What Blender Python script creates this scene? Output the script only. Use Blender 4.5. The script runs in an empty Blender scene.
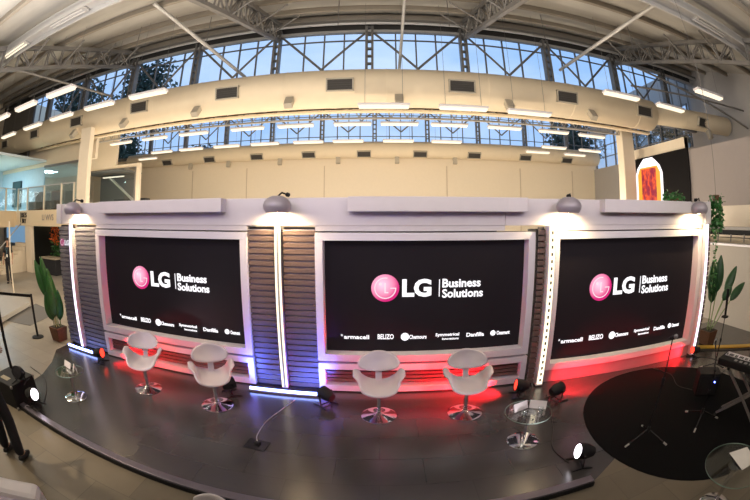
import bpy, bmesh, math, random
from mathutils import Vector, Matrix
R = math.radians
random.seed(7)
SC = bpy.context.scene
COL = SC.collection

# ---------------------------------------------------------------- camera (real fisheye lens), world, exposure, large lights
CAM_H = 2.51
F_PX = 364.1
cd = bpy.data.cameras.new('camera')
cam = bpy.data.objects.new('camera', cd); COL.objects.link(cam); SC.camera = cam
cam.location = (0, 0, CAM_H)
cam.rotation_euler = (R(90), 0, R(0.886))
cd.type = 'PANO'
cd.panorama_type = 'FISHEYE_EQUISOLID'
cd.sensor_width = 36; cd.sensor_height = 24
cd.fisheye_lens = F_PX / 750 * 36
cd.fisheye_fov = R(180)
cd.shift_y = -(250 - 219.2) / 500
cd.clip_start = 0.05; cd.clip_end = 300

SC.view_settings.view_transform = 'Standard'
SC.view_settings.look = 'None'
SC.view_settings.gamma = 1
SC.view_settings.use_curve_mapping = False
SC.view_settings.exposure = 0.0
try:
    SC.cycles.max_bounces = 8
    SC.cycles.transparent_max_bounces = 16
    SC.cycles.sample_clamp_indirect = 6
    SC.cycles.caustics_reflective = False
    SC.cycles.caustics_refractive = False
except Exception:
    pass

wd = bpy.data.worlds.new('dusk_sky'); SC.world = wd; wd.use_nodes = True
nt = wd.node_tree; nt.nodes.clear()
wo = nt.nodes.new('ShaderNodeOutputWorld'); bg = nt.nodes.new('ShaderNodeBackground')
tc = nt.nodes.new('ShaderNodeTexCoord'); mp = nt.nodes.new('ShaderNodeMapping'); mp.inputs['Scale'].default_value = (1.2, 1.2, 4)
nz = nt.nodes.new('ShaderNodeTexNoise'); nz.inputs['Scale'].default_value = 1.7; nz.inputs['Detail'].default_value = 5
cr = nt.nodes.new('ShaderNodeValToRGB')
cr.color_ramp.elements[0].position = .35; cr.color_ramp.elements[0].color = (.36, .58, .94, 1)
cr.color_ramp.elements[1].position = .68; cr.color_ramp.elements[1].color = (.66, .81, 1, 1)
nt.links.new(tc.outputs['Generated'], mp.inputs[0]); nt.links.new(mp.outputs[0], nz.inputs[0])
nt.links.new(nz.outputs[0], cr.inputs[0]); nt.links.new(cr.outputs[0], bg.inputs[0]); nt.links.new(bg.outputs[0], wo.inputs[0])
bg.inputs[1].default_value = 1.15

def light(name, kind, loc, energy, color, aim=None, size=1.0, size_y=None, angle=60, blend=.6, parent=None):
    l = bpy.data.lights.new(name, kind); o = bpy.data.objects.new(name, l); COL.objects.link(o)
    l.energy = energy; l.color = color; o.location = loc
    if kind == 'AREA':
        l.size = size
        if size_y: l.shape = 'RECTANGLE'; l.size_y = size_y
    else:
        l.shadow_soft_size = size
    if kind == 'SPOT': l.spot_size = R(angle); l.spot_blend = blend
    if aim is not None:
        o.rotation_euler = (Vector(aim) - Vector(loc)).to_track_quat('-Z', 'Y').to_euler()
    if parent: o.parent = parent
    return o
# added fill lights first, then hall and stage lights around the camera
light('rear_fill', 'AREA', (-2, -2.5, 5.2), 60, (1, .84, .72), aim=(0, 4, 1.5), size=12, size_y=2)  # unseen fill added behind the camera, not a known fixture
light('roof_fill', 'AREA', (-1, 0.5, 4.6), 900, (1, .93, .86), aim=(0, 4.5, 9), size=16, size_y=2)  # added to brighten the roof from below, stands for no known fixture
for bx, be in ((-15, 520), (-9, 560), (-3, 560), (3, 560), (9, 430), (13.5, 150)): light('hidden_fill', 'POINT', (bx, 14.5, 2.0), be, (1, .86, .67), size=.35)  # added lights hidden by the stage wall, brighten the back of the hall
for bx, be in ((-7.5, 300), (-3.5, 300), (0, 300), (4.5, 300), (7.6, 90)): light('hidden_fill', 'POINT', (bx, 8.2, 1.6), be * .85, (1, .87, .7), size=.35)  # nearer row of the added hidden lights, brightens duct and roof from below
light('hall_light_left', 'AREA', (-13, 3.0, 6.0), 480, (1, .84, .66), aim=(-14, 5, 0), size=7, size_y=3)
light('left_pool', 'SPOT', (-6.5, 1.0, 5.0), 900, (1, .8, .55), aim=(-3.9, 2.7, 0), size=.1, angle=42, blend=1)
light('stage_wash_left', 'SPOT', (-3.5, -1.5, 4.4), 300, (.74, .55, 1.0), aim=(-3.0, 4.8, 1.8), size=.15, angle=62)
light('stage_wash_right', 'SPOT', (3.0, -1.5, 4.4), 200, (.78, .56, 1), aim=(1.8, 4.8, 1.9), size=.15, angle=58)

# ---------------------------------------------------------------- materials
MATS = {}
def mat(name, color, rough=.5, metal=0.0, var=.08, scale=6.0, bump=0.0, emis=None, estr=0.0, alpha=None, spec=.5, coat=0, stretch=None):
    if name in MATS: return MATS[name]
    m = bpy.data.materials.new(name); m.use_nodes = True; MATS[name] = m
    t = m.node_tree; b = t.nodes['Principled BSDF']
    c = tuple(color) + (1,)
    b.inputs['Roughness'].default_value = rough; b.inputs['Metallic'].default_value = metal
    b.inputs['Specular IOR Level'].default_value = spec
    b.inputs['Coat Weight'].default_value = coat
    co = t.nodes.new('ShaderNodeTexCoord'); mpn = t.nodes.new('ShaderNodeMapping')
    if stretch: mpn.inputs['Scale'].default_value = stretch
    n = t.nodes.new('ShaderNodeTexNoise'); n.inputs['Scale'].default_value = scale; n.inputs['Detail'].default_value = 4
    t.links.new(co.outputs['Object'], mpn.inputs[0]); t.links.new(mpn.outputs[0], n.inputs[0])
    mx = t.nodes.new('ShaderNodeMix'); mx.data_type = 'RGBA'
    mx.inputs[6].default_value = tuple(max(0, x * (1 - var)) for x in color) + (1,)
    mx.inputs[7].default_value = tuple(min(1, x * (1 + var)) for x in color) + (1,)
    t.links.new(n.outputs[0], mx.inputs[0]); t.links.new(mx.outputs[2], b.inputs['Base Color'])
    if bump:
        bp = t.nodes.new('ShaderNodeBump'); bp.inputs['Strength'].default_value = bump
        t.links.new(n.outputs[0], bp.inputs['Height']); t.links.new(bp.outputs[0], b.inputs['Normal'])
    if emis:
        b.inputs['Emission Color'].default_value = tuple(emis) + (1,); b.inputs['Emission Strength'].default_value = estr
    if alpha is not None: b.inputs['Alpha'].default_value = alpha
    return m

def glass_mat(name, tint=(.9, .95, 1), refl=.08, rough=.02):
    m = bpy.data.materials.new(name); m.use_nodes = True; t = m.node_tree; t.nodes.clear()
    o = t.nodes.new('ShaderNodeOutputMaterial'); mx = t.nodes.new('ShaderNodeMixShader')
    a = t.nodes.new('ShaderNodeBsdfTransparent'); g = t.nodes.new('ShaderNodeBsdfGlossy')
    lw = t.nodes.new('ShaderNodeLayerWeight'); lw.inputs[0].default_value = .35
    ma = t.nodes.new('ShaderNodeMath'); ma.operation = 'MULTIPLY_ADD'; ma.inputs[1].default_value = .28; ma.inputs[2].default_value = refl
    a.inputs[0].default_value = tuple(tint) + (1,); g.inputs['Roughness'].default_value = rough
    t.links.new(lw.outputs['Fresnel'], ma.inputs[0]); t.links.new(ma.outputs[0], mx.inputs[0])
    t.links.new(a.outputs[0], mx.inputs[1]); t.links.new(g.outputs[0], mx.inputs[2]); t.links.new(mx.outputs[0], o.inputs[0])
    return m

def tile_mat(name, c1, c2, grout, size=.6, rough=.3, spec=.5):
    m = bpy.data.materials.new(name); m.use_nodes = True; t = m.node_tree; b = t.nodes['Principled BSDF']
    co = t.nodes.new('ShaderNodeTexCoord'); br = t.nodes.new('ShaderNodeTexBrick')
    br.offset = .5; br.inputs['Scale'].default_value = 1
    br.inputs['Brick Width'].default_value = size * 1.0; br.inputs['Row Height'].default_value = size * .5
    br.inputs['Mortar Size'].default_value = .004; br.inputs['Bias'].default_value = 0
    br.inputs['Color1'].default_value = tuple(c1) + (1,); br.inputs['Color2'].default_value = tuple(c2) + (1,); br.inputs['Mortar'].default_value = tuple(grout) + (1,)
    n = t.nodes.new('ShaderNodeTexNoise'); n.inputs['Scale'].default_value = 2.3; n.inputs['Detail'].default_value = 6
    mx = t.nodes.new('ShaderNodeMix'); mx.data_type = 'RGBA'; mx.blend_type = 'MULTIPLY'; mx.inputs[0].default_value = .55
    r2 = t.nodes.new('ShaderNodeValToRGB'); r2.color_ramp.elements[0].color = (.78, .78, .78, 1); r2.color_ramp.elements[0].position = .4
    r2.color_ramp.elements[1].position = .7
    t.links.new(co.outputs['Object'], br.inputs[0]); t.links.new(co.outputs['Object'], n.inputs[0]); t.links.new(n.outputs[0], r2.inputs[0])
    t.links.new(br.outputs[0], mx.inputs[6]); t.links.new(r2.outputs[0], mx.inputs[7]); t.links.new(mx.outputs[2], b.inputs['Base Color'])
    ma = t.nodes.new('ShaderNodeMath'); ma.operation = 'MULTIPLY_ADD'; ma.inputs[1].default_value = .10; ma.inputs[2].default_value = rough - .05
    t.links.new(n.outputs[0], ma.inputs[0]); t.links.new(ma.outputs[0], b.inputs['Roughness'])
    b.inputs['Specular IOR Level'].default_value = spec
    return m

def emit(name, color, s): return mat(name, (.03, .03, .03), emis=color, estr=s, rough=.4)

M_FLOOR = tile_mat('hall_floor_tile', (.36, .31, .25), (.30, .26, .21), (.2, .18, .15), .9, .38, .4)
M_STAGE = tile_mat('stage_floor_tile', (.058, .054, .053), (.051, .047, .047), (.042, .039, .039), .9, .24, 1.0)
M_FRONT = tile_mat('front_floor_tile', (.21, .175, .125), (.14, .12, .09), (.12, .105, .08), .9, .4, .4)
M_CREAM = mat('cream_wall_paint', (.80, .70, .55), .75, var=.03)
M_GWALL = mat('pale_grey_wall_paint', (.42, .40, .39), .8, var=.04)
M_ROOF = mat('roof_sheet', (.44, .42, .385), .7, var=.12, scale=1.2, stretch=(1, 4, 1))
M_STEEL = mat('grey_painted_steel', (.20, .19, .18), .5, .3)
M_STEEL2 = mat('light_grey_pipe', (.5, .49, .48), .4, .3)
M_PURLIN = mat('beige_purlin', (.27, .235, .19), .6)
M_DUCT = mat('cream_duct', (.80, .68, .50), .65, var=.05, scale=3)
M_VENT = mat('vent_frame', (.46, .41, .33), .6)
M_VENTD = mat('vent_dark', (.06, .055, .05), .7)
M_WHITE = mat('white_gloss_paint', (.74, .71, .74), .35, var=.03)
M_FASC = mat('fascia_white_paint', (.62, .58, .60), .55, var=.04)
M_SLAT = mat('brown_wood_slat', (.15, .10, .078), .42, var=.45, scale=9, stretch=(3, 3, 14))
M_SLATB = mat('slat_backing', (.05, .045, .045), .8)
M_SCREEN = mat('screen_surface', (.010, .008, .010), .45, emis=(.9, .7, .8), estr=.006, spec=.15)
M_LET = emit('lettering_white', (1, .97, 1), 1.25)
M_PINK = emit('logo_magenta', (.85, .02, .24), .9)
M_CHAIR = mat('white_shell', (.64, .60, .62), .38, var=.03)
M_CHROME = mat('chrome', (.75, .75, .76), .08, 1.0, var=.02)
M_BLACK = mat('matt_black', (.010, .010, .011), .7, spec=.3)
M_BLACKG = mat('gloss_black', (.02, .02, .022), .25)
M_CARPET = mat('black_carpet', (.006, .006, .0065), .95, var=.5, scale=200, bump=.2, spec=.1)
M_RUB = mat('black_rubber', (.015, .015, .015), .6)
M_GLASS = glass_mat('clear_glass', (.97, .99, .985), .015)
M_PANE = glass_mat('window_pane', (.88, .93, 1), .03)
M_BALU = glass_mat('balustrade_glass', (.86, .93, .96), .10)
M_LEAF = mat('leaf_green', (.035, .15, .035), .4, var=.5, scale=8)
M_LEAF2 = mat('leaf_dark', (.02, .075, .025), .4, var=.5, scale=8)
M_STALK = mat('leaf_stalk', (.22, .30, .12), .5)
M_POT = mat('woven_pot', (.14, .06, .03), .7, var=.6, scale=40, bump=.5)
M_SOIL = mat('soil', (.03, .02, .012), .95, bump=.5, scale=30)
M_SKIN = mat('skin', (.45, .26, .17), .5)
M_HAIR = mat('hair', (.015, .012, .01), .6)
M_CLOTH = mat('black_cloth', (.014, .014, .017), .85)
M_SHOE = mat('shoe_leather', (.012, .011, .011), .35)
M_TUBE = emit('tube_light', (1, .86, .64), 1.35)
M_STRIP = emit('led_strip_warm', (1, .86, .62), 1.9)
M_STRIPW = emit('led_strip_white', (.95, .84, 1), 2.2)
M_BASEBAR = emit('led_bar_blue', (.26, .36, 1), 13.0)
M_BULB = emit('warm_bulb', (1, .74, .36), 40)
M_PARW = emit('par_lens_white', (1, .92, 1), 6)
M_PARR = emit('par_lens_red', (1, .04, .02), 3.0)
M_PARB = emit('par_lens_blue', (.25, .35, 1), 4.0)
M_PAPER = mat('white_card', (.8, .78, .74), .6)
M_YEL = mat('yellow_cable_cover', (.45, .28, .03), .5)
M_ALU = mat('grey_aluminium', (.20, .18, .22), .35, .6)

# ---------------------------------------------------------------- mesh helpers
class MB:
    def __init__(s): s.b = bmesh.new()
    def box(s, lo, hi, rz=None, piv=None):
        r = bmesh.ops.create_cube(s.b, size=1)
        sx, sy, sz = (hi[i] - lo[i] for i in range(3)); c = [(hi[i] + lo[i]) / 2 for i in range(3)]
        for v in r['verts']: v.co = Vector((v.co.x * sx + c[0], v.co.y * sy + c[1], v.co.z * sz + c[2]))
        if rz:
            p = Vector(piv or c); bmesh.ops.rotate(s.b, verts=r['verts'], cent=p, matrix=Matrix.Rotation(rz, 3, 'Z'))
        return s
    def xbox(s, size, mtx):
        r = bmesh.ops.create_cube(s.b, size=1)
        for v in r['verts']: v.co = mtx @ Vector((v.co.x * size[0], v.co.y * size[1], v.co.z * size[2]))
        return s
    def cyl(s, a, b, r, r2=None, n=12, caps=True):
        a, b = Vector(a), Vector(b); d = b - a
        if d.length < 1e-6: return s
        m = Matrix.Translation((a + b) / 2) @ d.to_track_quat('Z', 'Y').to_matrix().to_4x4()
        bmesh.ops.create_cone(s.b, cap_ends=caps, segments=n, radius1=r, radius2=r if r2 is None else r2, depth=d.length, matrix=m)
        return s
    def bar(s, a, b, w, h=None):
        a, b = Vector(a), Vector(b); d = b - a
        m = Matrix.Translation((a + b) / 2) @ d.to_track_quat('Z', 'Y').to_matrix().to_4x4()
        return s.xbox((w, h or w, d.length), m)
    def path(s, pts, r, n=8):
        for a, b in zip(pts, pts[1:]): s.cyl(a, b, r, n=n)
        for p in pts[1:-1]: s.ball(p, r, 6, 4)
        return s
    def ball(s, c, r, u=16, v=10, sc=(1, 1, 1)):
        m = Matrix.Translation(c) @ Matrix.Diagonal((sc[0], sc[1], sc[2], 1))
        bmesh.ops.create_uvsphere(s.b, u_segments=u, v_segments=v, radius=r, matrix=m); return s
    def lathe(s, prof, c=(0, 0, 0), n=28, mtx=None, cap=True):
        rings = []
        for r, z in prof:
            ring = []
            for k in range(n):
                a = 2 * math.pi * k / n; p = Vector((r * math.cos(a), r * math.sin(a), z))
                p = (mtx @ p) if mtx else p + Vector(c)
                ring.append(s.b.verts.new(p))
            rings.append(ring)
        for A, B in zip(rings, rings[1:]):
            for k in range(n): s.b.faces.new((A[k], A[(k + 1) % n], B[(k + 1) % n], B[k]))
        if cap and prof[0][0] > 1e-4: s.b.faces.new(rings[0][::-1])
        if cap and prof[-1][0] > 1e-4: s.b.faces.new(rings[-1])
        return s
    def prism(s, pts, z0, z1):
        A = [s.b.verts.new((x, y, z0)) for x, y in pts]; B = [s.b.verts.new((x, y, z1)) for x, y in pts]
        n = len(pts); s.b.faces.new(A[::-1]); s.b.faces.new(B)
        for k in range(n): s.b.faces.new((A[k], A[(k + 1) % n], B[(k + 1) % n], B[k]))
        return s
    def grid(s, P, thick=None):
        V = [[s.b.verts.new(p) for p in row] for row in P]
        for i in range(len(V) - 1):
            for j in range(len(V[0]) - 1): s.b.faces.new((V[i][j], V[i + 1][j], V[i + 1][j + 1], V[i][j + 1]))
        return s
    def quad(s, a, b, c, d): s.b.faces.new([s.b.verts.new(p) for p in (a, b, c, d)]); return s
    def build(s, name, m, parent=None, smooth=False, bevel=0, solid=0, subsurf=0, loc=None, rz=0):
        bmesh.ops.remove_doubles(s.b, verts=s.b.verts, dist=1e-5)
        bmesh.ops.recalc_face_normals(s.b, faces=s.b.faces)
        me = bpy.data.meshes.new(name); s.b.to_mesh(me); s.b.free()
        if smooth:
            for p in me.polygons: p.use_smooth = True
            try: me.set_sharp_from_angle(angle=R(40))
            except Exception: pass
        me.materials.append(m); o = bpy.data.objects.new(name, me); COL.objects.link(o)
        if parent: o.parent = parent
        if loc: o.location = loc
        if rz: o.rotation_euler.z = rz
        if solid:
            q = o.modifiers.new('thickness', 'SOLIDIFY'); q.thickness = solid; q.offset = 0
        if bevel:
            q = o.modifiers.new('edge', 'BEVEL'); q.width = bevel; q.segments = 2; q.limit_method = 'ANGLE'
        if subsurf:
            q = o.modifiers.new('smooth', 'SUBSURF'); q.levels = subsurf; q.render_levels = subsurf
        return o

def tag(o, label=None, cat=None, group=None, kind=None):
    if label: o['label'] = label
    if cat: o['category'] = cat
    if group: o['group'] = group
    if kind: o['kind'] = kind
    return o
def thing(name, loc, label, cat, group=None, rz=0, kind=None):
    o = bpy.data.objects.new(name, None); COL.objects.link(o); o.location = loc; o.rotation_euler.z = rz
    o.empty_display_size = .1
    return tag(o, label, cat, group, kind)
def children(o): return [c for c in bpy.data.objects if c.parent == o]
def copy_tree(o, loc=None, rz=None, label=None, parent=None, group=None):
    c = o.copy(); COL.objects.link(c); c.parent = parent
    if loc is not None: c.location = loc
    if rz is not None: c.rotation_euler.z = rz
    if label: c['label'] = label
    if group: c['group'] = group
    for ch in children(o): copy_tree(ch, parent=c)
    return c
def text_mesh(name, s, size, m, parent, loc, bold=0.0, width=None, height=None, extrude=.003, align='LEFT', rot=(R(90), 0, 0)):
    cu = bpy.data.curves.new(name, 'FONT'); cu.body = s; cu.size = size; cu.offset = bold; cu.extrude = extrude; cu.align_x = align
    cu.resolution_u = 3
    t = bpy.data.objects.new(name, cu); COL.objects.link(t)
    dg = bpy.context.evaluated_depsgraph_get(); me = bpy.data.meshes.new_from_object(t.evaluated_get(dg))
    bpy.data.objects.remove(t)
    xs = [v.co.x for v in me.vertices]; ys = [v.co.y for v in me.vertices]
    sx = width / (max(xs) - min(xs)) if width else 1; sy = height / (max(ys) - min(ys)) if height else (sx if width else 1)
    x0, y0 = (min(xs), min(ys)) if align == 'LEFT' else (0, 0)
    for v in me.vertices: v.co.x = (v.co.x - x0) * sx; v.co.y = (v.co.y - y0) * sy
    me.materials.clear(); me.materials.append(m)
    o = bpy.data.objects.new(name, me); COL.objects.link(o); o.parent = parent; o.location = loc; o.rotation_euler = rot
    return o
def struct(o): o['kind'] = 'structure'; return o
ORD = ['first', 'second', 'third', 'fourth', 'fifth', 'sixth', 'seventh', 'eighth', 'ninth', 'tenth']

# ---------------------------------------------------------------- hall shell
ROOF0, SLOPE, YW = 10.1, .336, 12.0
def roofz(y): return ROOF0 - SLOPE * (YW - y)
struct(MB().box((-30, -8, -.3), (26, 26, -.004)).build('floor', M_FLOOR))
# darker tiled stage area with a rounded corner on the left
pts = [(-4.75, 2.24), (2.05, 2.24), (2.5, 2.5), (3.4, 2.3), (8.5, 2.3), (8.5, 5.5), (6.6, 5.9), (-6.35, 5.9), (-6.2, 4.3), (-5.75, 3.8), (-5.45, 3.3), (-5.3, 2.7), (-5.2, 2.3)]
struct(MB().prism([(-5.5, -2), (9, -2), (9, 2.3), (3.4, 2.3), (2.5, 2.5), (2.05, 2.24), (-4.75, 2.24), (-5.2, 2.3), (-5.6, 1.0)], -.0039, 0).build('floor_front', M_FRONT))
struct(MB().prism(pts, -.0039, 0).build('floor_stage', M_STAGE))
def slab(pts, name, m, th=.12):
    b = MB(); A = [b.b.verts.new(p) for p in pts]; B = [b.b.verts.new((p[0], p[1], p[2] + th)) for p in pts]
    b.b.faces.new(A); b.b.faces.new(B[::-1])
    for k in range(4): b.b.faces.new((A[k], B[k], B[(k + 1) % 4], A[(k + 1) % 4]))
    return struct(b.build(name, m))
slab([(-24, -8, roofz(-8)), (18, -8, roofz(-8)), (18, 12.6, roofz(12.6)), (-24, 12.6, roofz(12.6))], 'ceiling', M_ROOF)
slab([(-24, 12.3, 7.0), (18, 12.3, 7.0), (18, 23.4, 10.2), (-24, 23.4, 10.2)], 'ceiling_rear_bay', M_ROOF)
struct(MB().box((-24, 22.8, 0), (16, 23.1, 7.25)).box((-24, 22.8, 9.55), (16, 23.1, 10.2)).build('wall_back', M_CREAM))
struct(MB().box((-24, -8.3, -.2), (18, -8, 3.6)).build('wall_front', M_GWALL))
struct(MB().box((-24.3, -8, 0), (-24, 23, 10.6)).build('wall_left', M_CREAM))
b = MB()
b.box((15.6, -8, 0), (15.9, 12.3, 10.4)).box((15.6, 12.3, 0), (15.9, 23, 6.1)).box((15.6, 12.3, 8.4), (15.9, 23, 10.4))
struct(b.build('wall_right', M_GWALL))
# lower right-hand wall in front of it, with a light band at its foot
struct(MB().box((12, -8, 2.98), (12.25, 10.0, 5.2)).box((12, 10.0, 2.98), (12.25, 14.4, 5.75)).build('wall_right_panel', mat('mauve_grey_panel', (.34, .30, .29), .8, var=.03)))
struct(MB().box((12.02, -8, 0), (12.25, 14.4, 2.98)).build('wall_right_lower', mat('ivory_panel', (.74, .66, .56), .8, var=.03)))
struct(MB().box((11.99, 10.0, 5.3), (12.27, 14.4, 5.75)).build('trim_1', M_CREAM))
# vertical seams of the back wall and lower sill
b = MB()
for x in (-13.2, -8.9, -3.6, 4.2, 9.3, 13.5): b.box((x, 22.77, .2), (x + .05, 22.82, 5.9))
struct(b.build('trim_2', mat('wall_seam', (.55, .45, .33), .8)))
# tall pillar on the right
p_ = MB().box((10.72, 13.0, 0), (11.45, 13.5, 7.15)).build('pillar', M_CREAM, bevel=.03); struct(p_)

# ---------------------------------------------------------------- clerestory windows
def clerestory(n, Y, z0, z1, x0, x1, step, off):
    w = thing('window_%d' % n, (0, Y, 0), None, None, kind='structure')
    MB().quad((x0, 0, z0), (x1, 0, z0), (x1, 0, z1), (x0, 0, z1)).build('pane', M_PANE, w)
    b = MB()
    k = 0; x = off
    xs = []
    while x > x0: x -= step
    while x < x1:
        if x > x0: xs.append(x)
        x += step
    for x in xs:
        b = MB().box((x - .14, -.55, z0), (x - .06, -.3, z1)).box((x + .06, -.55, z0), (x + .14, -.3, z1)); z = z0
        while z < z1: b.box((x - .08, -.5, z), (x + .08, -.35, z + .05)); z += .3
        b.build('post', M_STEEL, w)
    b = MB()
    x = xs[0] - step
    while x < x1:
        for q in (.28, .5, .72):
            if x0 < x + q * step < x1: MB().box((x + q * step - .025, -.04, z0), (x + q * step + .025, .04, z1)).build('mullion', M_STEEL, w)
        x += step
    for z in (z0 + .55, z1 - .35): MB().box((x0, -.03, z - .02), (x1, .03, z + .02)).build('transom', M_STEEL, w)
    for x in [xs[0] - step] + xs:
        m_ = x + step / 2
        a, e = max(x, x0), min(x + step, x1)
        if x > x0 and x + step < x1: MB().cyl((x, -.4, z1 - .1), (m_, -.4, z0 + .75), .045, n=6).cyl((m_, -.4, z0 + .75), (x + step, -.4, z1 - .1), .045, n=6).build('brace', M_STEEL, w)
    MB().box((x0, -.5, z1 - .25), (x1, -.38, z1 - .15)).cyl((x0, -.7, z1 + .02), (x1, -.7, z1 + .02), .055, n=8).build('rail', M_STEEL2, w)
    return w
clerestory(1, 12.0, 6.9, 9.35, -19.5, 15.6, 3.33, -.37)
clerestory(2, 22.8, 7.25, 9.55, -18.8, 15.6, 3.33, -.37)
w3 = thing('window_3', (15.7, 0, 0), None, None, kind='structure')
MB().quad((0, 12.3, 6.1), (0, 22.8, 6.1), (0, 22.8, 8.4), (0, 12.3, 8.4)).build('pane', M_PANE, w3)
b = MB()
for k in range(9): MB().box((-.1, 12.4 + k * 1.25, 6.1), (.0, 12.48 + k * 1.25, 8.4)).build('mullion', M_STEEL, w3)
for z in (6.8, 7.6): MB().box((-.08, 12.3, z), (0, 22.8, z + .05)).build('transom', M_STEEL, w3)
# deep eaves above the near glazing
struct(MB().box((-24, 11.75, 9.35), (18, 12.1, 9.6)).build('beam_eaves', mat('dark_eaves', (.045, .042, .04), .6)))
struct(MB().cyl((-24, 11.6, 9.78), (18, 11.6, 9.78), .16, n=14).build('trim_3', M_PURLIN, smooth=True))
struct(MB().box((-24, 11.3, 9.95), (18, 12.5, 10.15)).box((-24, 11.25, 9.42), (18, 11.33, 9.5)).build('beam_head', M_STEEL))
struct(MB().box((-24, 11.9, 6.75), (15.6, 12.1, 6.95)).build('beam_sill', M_STEEL))
struct(MB().box((-24, 22.6, 7.08), (15.6, 22.8, 7.28)).build('beam_sill_rear', M_STEEL))
# outside wall left of the glazing
struct(MB().box((-24, 11.9, 6.0), (-19.5, 12.1, 10.1)).build('wall_left_gable', mat('dim_cladding', (.16, .15, .14), .8)))

# ---------------------------------------------------------------- roof purlins and trusses
for i, y in enumerate((10.4, 8.9, 7.0, 5.4, 3.2)):
    z = roofz(y)
    o = MB().box((-23.95, y - .05, z - .19), (15.55, y + .05, z - .02)).build('purlin', M_PURLIN)
    tag(o, ['beige roof purlin nearest the upper glazing', 'second beige roof purlin out from the upper glazing', 'third beige roof purlin out from the upper glazing',
            'fourth beige roof purlin, above the side lamps', 'beige roof purlin beyond the lamp channel, outermost'][i], 'purlin', 'roof purlins')
def truss(X, label):
    t = thing('roof_truss', (X, 0, 0), label, 'truss', 'roof trusses')
    ya, yb = 11.6, -1.0
    tz = lambda y: roofz(y) - .32
    bz = lambda y: roofz(y) - 1.0
    b = MB(); b.bar((-.07, ya, tz(ya)), (-.07, yb, tz(yb)), .07, .12).bar((.07, ya, tz(ya)), (.07, yb, tz(yb)), .07, .12); b.build('top_chord', M_STEEL, t)
    b = MB(); b.bar((0, ya, bz(ya)), (0, yb, bz(yb)), .14, .11); b.build('bottom_chord', M_STEEL, t)
    b = MB(); y = ya; k = 0
    while y > yb + .7:
        y2 = y - .65
        for s in (-.06, .06):
            b.cyl((s, y, bz(y)), (s, y, tz(y)), .028, n=6)
            if k % 2 == 0: b.cyl((s, y, tz(y)), (s, y2, bz(y2)), .028, n=6)
            else: b.cyl((s, y, bz(y)), (s, y2, tz(y2)), .028, n=6)
        y = y2; k += 1
    b.build('web', M_STEEL, t)
    for yy, dx in ((10.4, 1.0), (8.9, 1.0), (7.2, 1.0), (5.6, 1.0)):
        for s in (-1, 1): MB().cyl((0, yy, bz(yy)), (s * dx, yy, roofz(yy) - .28), .03, n=6).build('fly_brace', M_STEEL, t)
truss(-10.35, 'grey lattice roof truss at the far left of the upper windows')
truss(-3.68, 'grey lattice roof truss left of centre, rising to the picture top')
truss(3.0, 'grey lattice roof truss right of centre, rising to the picture top')
truss(9.75, 'grey lattice roof truss at the far right of the upper windows')
def rod(name, a, b_, r, m, label, cat, group=None):
    o = MB().cyl(a, b_, r, n=10).build(name, m, smooth=True); return tag(o, label, cat, group)
rod('brace_pipe', (-4.69, 11.2, 7.45), (-5.93, 6.69, 8.2), .06, M_STEEL2, 'long pale pipe slanting down to the duct left of centre', 'pipe', 'slanting roof pipes')
rod('brace_pipe', (6.6, 11.2, 7.97), (6.76, 5.3, 7.75), .06, M_STEEL2, 'long pale pipe slanting down to the duct right of centre', 'pipe', 'slanting roof pipes')
rod('brace_pipe', (.63, 11.3, 7.5), (.72, 9.0, 8.9), .05, M_STEEL2, 'short pale upright pipe in front of the central upper window', 'pipe', 'slanting roof pipes')
rod('tie_rod', (-10.2, 10.2, 7.2), (-10.35, 4.7, 6.75), .045, M_STEEL, 'dark tie rod crossing below the left roof truss', 'rod', 'roof tie rods')
rod('tie_rod', (9.75, 11.2, 9.0), (15.5, 8.2, 6.3), .045, M_STEEL, 'dark tie rod running down the right wall above the lamps', 'rod', 'roof tie rods')
rod('tie_rod', (9.4, 10.3, 7.5), (15.5, 8.3, 7.1), .04, M_STEEL, 'thin dark rod just over the right end of the duct', 'rod', 'roof tie rods')
for i, (x, y, l) in enumerate(((-7.9, 8.6, 'left of the left slanting pipe'), (-5.6, 9.6, 'behind the left slanting pipe'), (-1.2, 9.2, 'left of the central pipe'),
                               (2.0, 9.2, 'between central pipe and right truss'), (5.3, 9.6, 'right of the truss right of centre'), (8.0, 8.2, 'beside the far right truss'))):
    rod('hanger_rod', (x, y, roofz(y) - .05), (x, y, roofz(y) - 1.1), .014, M_STEEL, 'thin hanger rod under the roof, ' + l, 'rod', 'hanger rods')
# long grey channel with twin tube fixtures near the top corners
tag(MB().box((-16, 4.45, 7.22), (15.5, 4.9, 7.34)).box((-16, 4.45, 7.09), (15.5, 4.5, 7.24)).box((-16, 4.85, 7.09), (15.5, 4.9, 7.24)).build('lamp_channel', M_STEEL2),
    'long grey channel crossing under the roof, carrying twin tube lamps', 'channel')
def twin(x, on, label):
    t = thing('twin_tube_lamp', (x, 4.67, 7.16), label, 'lamp', 'twin tube lamps in the grey channel')
    MB().box((-.75, -.14, 0), (.75, .14, .06)).build('housing', M_STEEL2, t, bevel=.01)
    m = M_TUBE if on else mat('tube_off', (.5, .48, .46), .4)
    for s in (-.06, .06): MB().cyl((-.68, s, -.02), (.68, s, -.02), .022, n=10).build('tube', m, t, smooth=True)
twin(-10.0, True, 'lit twin tube lamp in the grey channel at top left')
twin(-7.2, False, 'unlit twin tube lamp in the grey channel, right of the lit one')
twin(8.1, False, 'unlit twin tube lamp in the grey channel at top right')

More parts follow.
